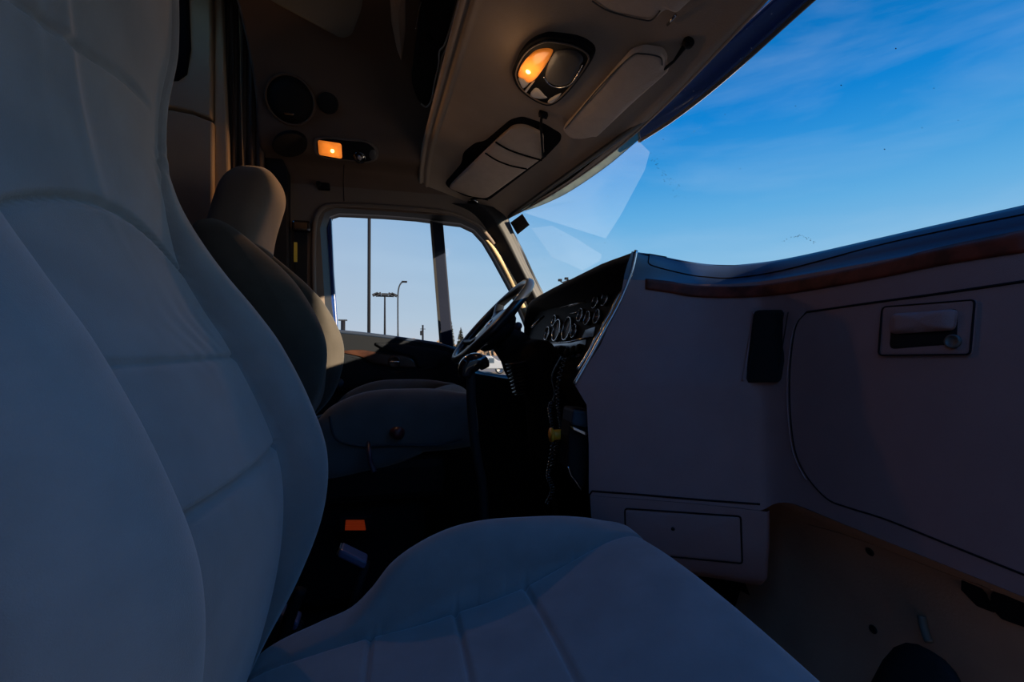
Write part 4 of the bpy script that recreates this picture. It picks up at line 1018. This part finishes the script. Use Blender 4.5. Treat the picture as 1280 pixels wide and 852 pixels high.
# bare tree belt (uncountable)
rnd = random.Random(5); m = MB()
for k in range(2600):
    x = rnd.uniform(-75, 75); D = rnd.uniform(95,120); h = rnd.uniform(1.4,3.9)*(.6+.4*math.sin(x*.5)**2); p = Vector((x, D, -2.15)); q = p+Vector((rnd.uniform(-.8,.8),0,h)); s = Vector((rnd.uniform(.2,.5),0,0))
    m.add([p-s*.3,p+s*.3,q+s,q-s], [(0,1,2,3)])
tb = m.build('tree_belt', 'bare_tree', None, smooth=False); tag(tb, 'low brown bare trees and brush along the far edge of the lot', 'trees', kind='stuff')
# white van
D = 34.; a = at(600, 462, D); b_ = at(622, 444.5, D); e = empty('van', Vector(((a.x+b_.x)/2, D+1.2, -2.15)), 'white van parked outside, seen small under the steering wheel rim', 'van')
W_ = b_.x-a.x; zt = b_.z; x0 = a.x-1.2
prof = [(x0,-1.75),(x0,zt),(x0+W_+1.2-.5,zt),(x0+W_+1.2,-.95-.15),(x0+W_+2.2,-1.35),(x0+W_+2.25,-1.75)]
v = [Vector((x,D,z)) for x,z in prof]+[Vector((x,D+2,z)) for x,z in prof]; n = len(prof)
finish('body', v, [tuple(range(n)), tuple(range(n,2*n))]+[(i,(i+1)%n,n+(i+1)%n,n+i) for i in range(n)], 'van_paint', e, smooth=False, bevel=.06)
for (u0,u1) in ((.12,.38),(.50,.80)):
    xa = a.x+W_*u0; xb = a.x+W_*u1; za = zt-.17; zb = za-.38
    MB().add(*box(xa,xb,D-.02,D+.01,zb,za)).build('side_window', 'dark_glass', e, smooth=False)
for xw in (x0+.6, x0+W_+1.4):
    MB().add(*lathe((xw,D+.05,-1.80),(0,-1,0),[(.35,-.2),(.35,.02),(.2,.03),(.19,.01),(.01,.01)],20)).build('wheel', 'rubber', e)
# unseen trailer, added to keep the sun off the passenger seat
tl = empty('sun_block_trailer', (-3,-3.5,-2.15), 'unseen white trailer added to block the sun from the passenger seat', 'trailer')
MB().add(*box(-11,TX,-4.8,TY,-1.0,TZ)).build('sun_block_box', 'white_paint', tl, smooth=False, bevel=.04)
for xw in (-9.5,-8.2):
    for yw in (TY-.05,-4.5): MB().add(*lathe((xw,yw,-1.65),(0,1,0),[(.5,-.25),(.5,0),(.25,.02),(.22,-.05),(.01,-.05)],24)).build('wheel', 'rubber', tl)
MB().add(*box(TX-2.2,TX-2.0,TY-.5,TY-.35,-2.1,-1.0)).build('landing_leg', 'pole', tl, smooth=False)
MB().add(*box(TX-2.2,TX-2.0,-4.4,-4.25,-2.1,-1.0)).build('landing_leg', 'pole', tl, smooth=False)
# lamp cluster beyond the hood
D = 60; dd = polebase(705, D); e = empty('mast_cluster', dd, 'small cluster of lamp fittings showing above the instrument hood through the windshield', 'street lamp')
tp = at(706, 352, D); MB().add(*tube([dd, tp], .1, 8)).build('mast', 'pole_light', e)
MB().add(*tube([at(699,350,D), at(703,353,D), at(711,350,D)], .1, 8)).build('arm', 'pole_light', e)
for p in ((700,350),(708,348),(711,351)): MB().add(*obox(at(*p,D), X_, Y_, Z_, .45, .4, .3)).build('lamp_head', 'pole', e, smooth=False)

# =================================================================== world, light, camera
w = bpy.data.worlds.new('sky'); S.world = w; w.use_nodes = True; nt = w.node_tree; N = nt.nodes; L = nt.links
bg = N['Background']; tc = N.new('ShaderNodeTexCoord')
sep = N.new('ShaderNodeSeparateXYZ'); L.new(tc.outputs['Generated'], sep.inputs[0])
ramp = N.new('ShaderNodeValToRGB'); L.new(sep.outputs['Z'], ramp.inputs['Fac']); cr = ramp.color_ramp
def sl(r,g,b): return tuple(((x/255)/12.92 if x/255 < .04045 else ((x/255+.055)/1.055)**2.4) for x in (r,g,b))
cols = [(0,(200,210,216)),(.06,(168,203,224)),(.17,(134,190,228)),(.26,(98,174,226)),(.34,(54,152,220)),(.42,(16,132,212)),(.6,(8,100,176)),(1,(8,76,146))]
cr.elements[0].position = 0; cr.elements[0].color = (*sl(*cols[0][1]),1); cr.elements[1].position = 1; cr.elements[1].color = (*sl(*cols[-1][1]),1)
for p, c in cols[1:-1]: e = cr.elements.new(p); e.color = (*sl(*c),1)
# paler towards the driver side (direction +Y, -X)
dv = N.new('ShaderNodeVectorMath'); dv.operation = 'DOT_PRODUCT'; L.new(tc.outputs['Generated'], dv.inputs[0]); dv.inputs[1].default_value = (-.5,.86,-.1)
mr = N.new('ShaderNodeMapRange'); L.new(dv.outputs['Value'], mr.inputs['Value']); mr.inputs['From Min'].default_value = .5; mr.inputs['From Max'].default_value = 1.0; mr.inputs['To Max'].default_value = .8
mixl = N.new('ShaderNodeMixRGB'); L.new(mr.outputs[0], mixl.inputs[0]); L.new(ramp.outputs[0], mixl.inputs[1]); mixl.inputs[2].default_value = (*sl(186,196,214),1)
# wispy cirrus
mp = N.new('ShaderNodeMapping'); L.new(tc.outputs['Generated'], mp.inputs[0]); mp.inputs['Rotation'].default_value = (R(20),R(-28),R(25)); mp.inputs['Scale'].default_value = (1.2,2.0,7.5)
nz = N.new('ShaderNodeTexNoise'); L.new(mp.outputs[0], nz.inputs[0]); nz.inputs['Scale'].default_value = 1.6; nz.inputs['Detail'].default_value = 7; nz.inputs['Roughness'].default_value = .55; nz.inputs['Distortion'].default_value = .4
mr2 = N.new('ShaderNodeMapRange'); L.new(nz.outputs['Fac'], mr2.inputs['Value']); mr2.inputs['From Min'].default_value = .45; mr2.inputs['From Max'].default_value = .9; mr2.inputs['To Max'].default_value = .24
mix2 = N.new('ShaderNodeMixRGB'); L.new(mr2.outputs[0], mix2.inputs[0]); L.new(mixl.outputs[0], mix2.inputs[1]); mix2.inputs[2].default_value = (*sl(196,220,240),1)
L.new(mix2.outputs[0], bg.inputs['Color'])
# brighter, hazier part of the sky behind the passenger side
dv2 = N.new('ShaderNodeVectorMath'); dv2.operation = 'DOT_PRODUCT'; L.new(tc.outputs['Generated'], dv2.inputs[0]); dv2.inputs[1].default_value = (-.15,-.94,.3)
mr3 = N.new('ShaderNodeMapRange'); L.new(dv2.outputs['Value'], mr3.inputs['Value']); mr3.inputs['From Min'].default_value = -.1; mr3.inputs['From Max'].default_value = .95; mr3.inputs['To Min'].default_value = 1.; mr3.inputs['To Max'].default_value = SKYB
L.new(mr3.outputs[0], bg.inputs['Strength'])
def plamp(name, loc, power, col, r=.03):
    l = bpy.data.lights.new(name, 'POINT'); l.energy = power; l.color = col; l.shadow_soft_size = r
    o = bpy.data.objects.new(name, l); COL.objects.link(o); o.location = loc; return o
def lamp(name, loc, nrm, size, power, col):
    l = bpy.data.lights.new(name, 'AREA'); l.shape = 'DISK'; l.size = size; l.energy = power; l.color = col; l.spread = R(180)
    o = bpy.data.objects.new(name, l); COL.objects.link(o); o.location = loc; o.rotation_euler = (-Vector(nrm)).to_track_quat('Z','Y').to_euler() if False else Vector(nrm).to_track_quat('-Z','Y').to_euler()
    return o
plamp('overhead_lamp_light', hit(LPP, *zp(200,350))[0]+ln*.06, LP1, (1.,.62,.34))
c, nn = hit(CB, 412, 186); lamp('door_lamp_light', c+nn*.05, (Vector((-.25,-1,-.5))).normalized(), .05, LP2, (1.,.5,.2))

if SUN[3]:
    sl_ = bpy.data.lights.new('sun', 'SUN'); sl_.energy = SUN[3]; sl_.color = (1.,.80,.55); sl_.angle = R(.6)
    so_ = bpy.data.objects.new('sun', sl_); COL.objects.link(so_); so_.rotation_euler = Vector(SUN[:3]).to_track_quat('Z','Y').to_euler()
cam = bpy.data.cameras.new('camera'); co = bpy.data.objects.new('camera', cam); COL.objects.link(co)
cam.sensor_width = 36; cam.sensor_fit = 'HORIZONTAL'; cam.lens = F*36/1280; cam.clip_start = .01; cam.clip_end = 1000
co.rotation_euler = (math.pi/2+PITCH, 0, -YAW); S.camera = co
# lift everything so that the ground outside is at zero
for o in S.objects:
    if o.parent is None: o.location.z += ZO
S.view_settings.view_transform = 'Standard'; S.view_settings.look = 'None'; S.view_settings.gamma = 1; S.view_settings.exposure = 0
S.view_settings.use_curve_mapping = False
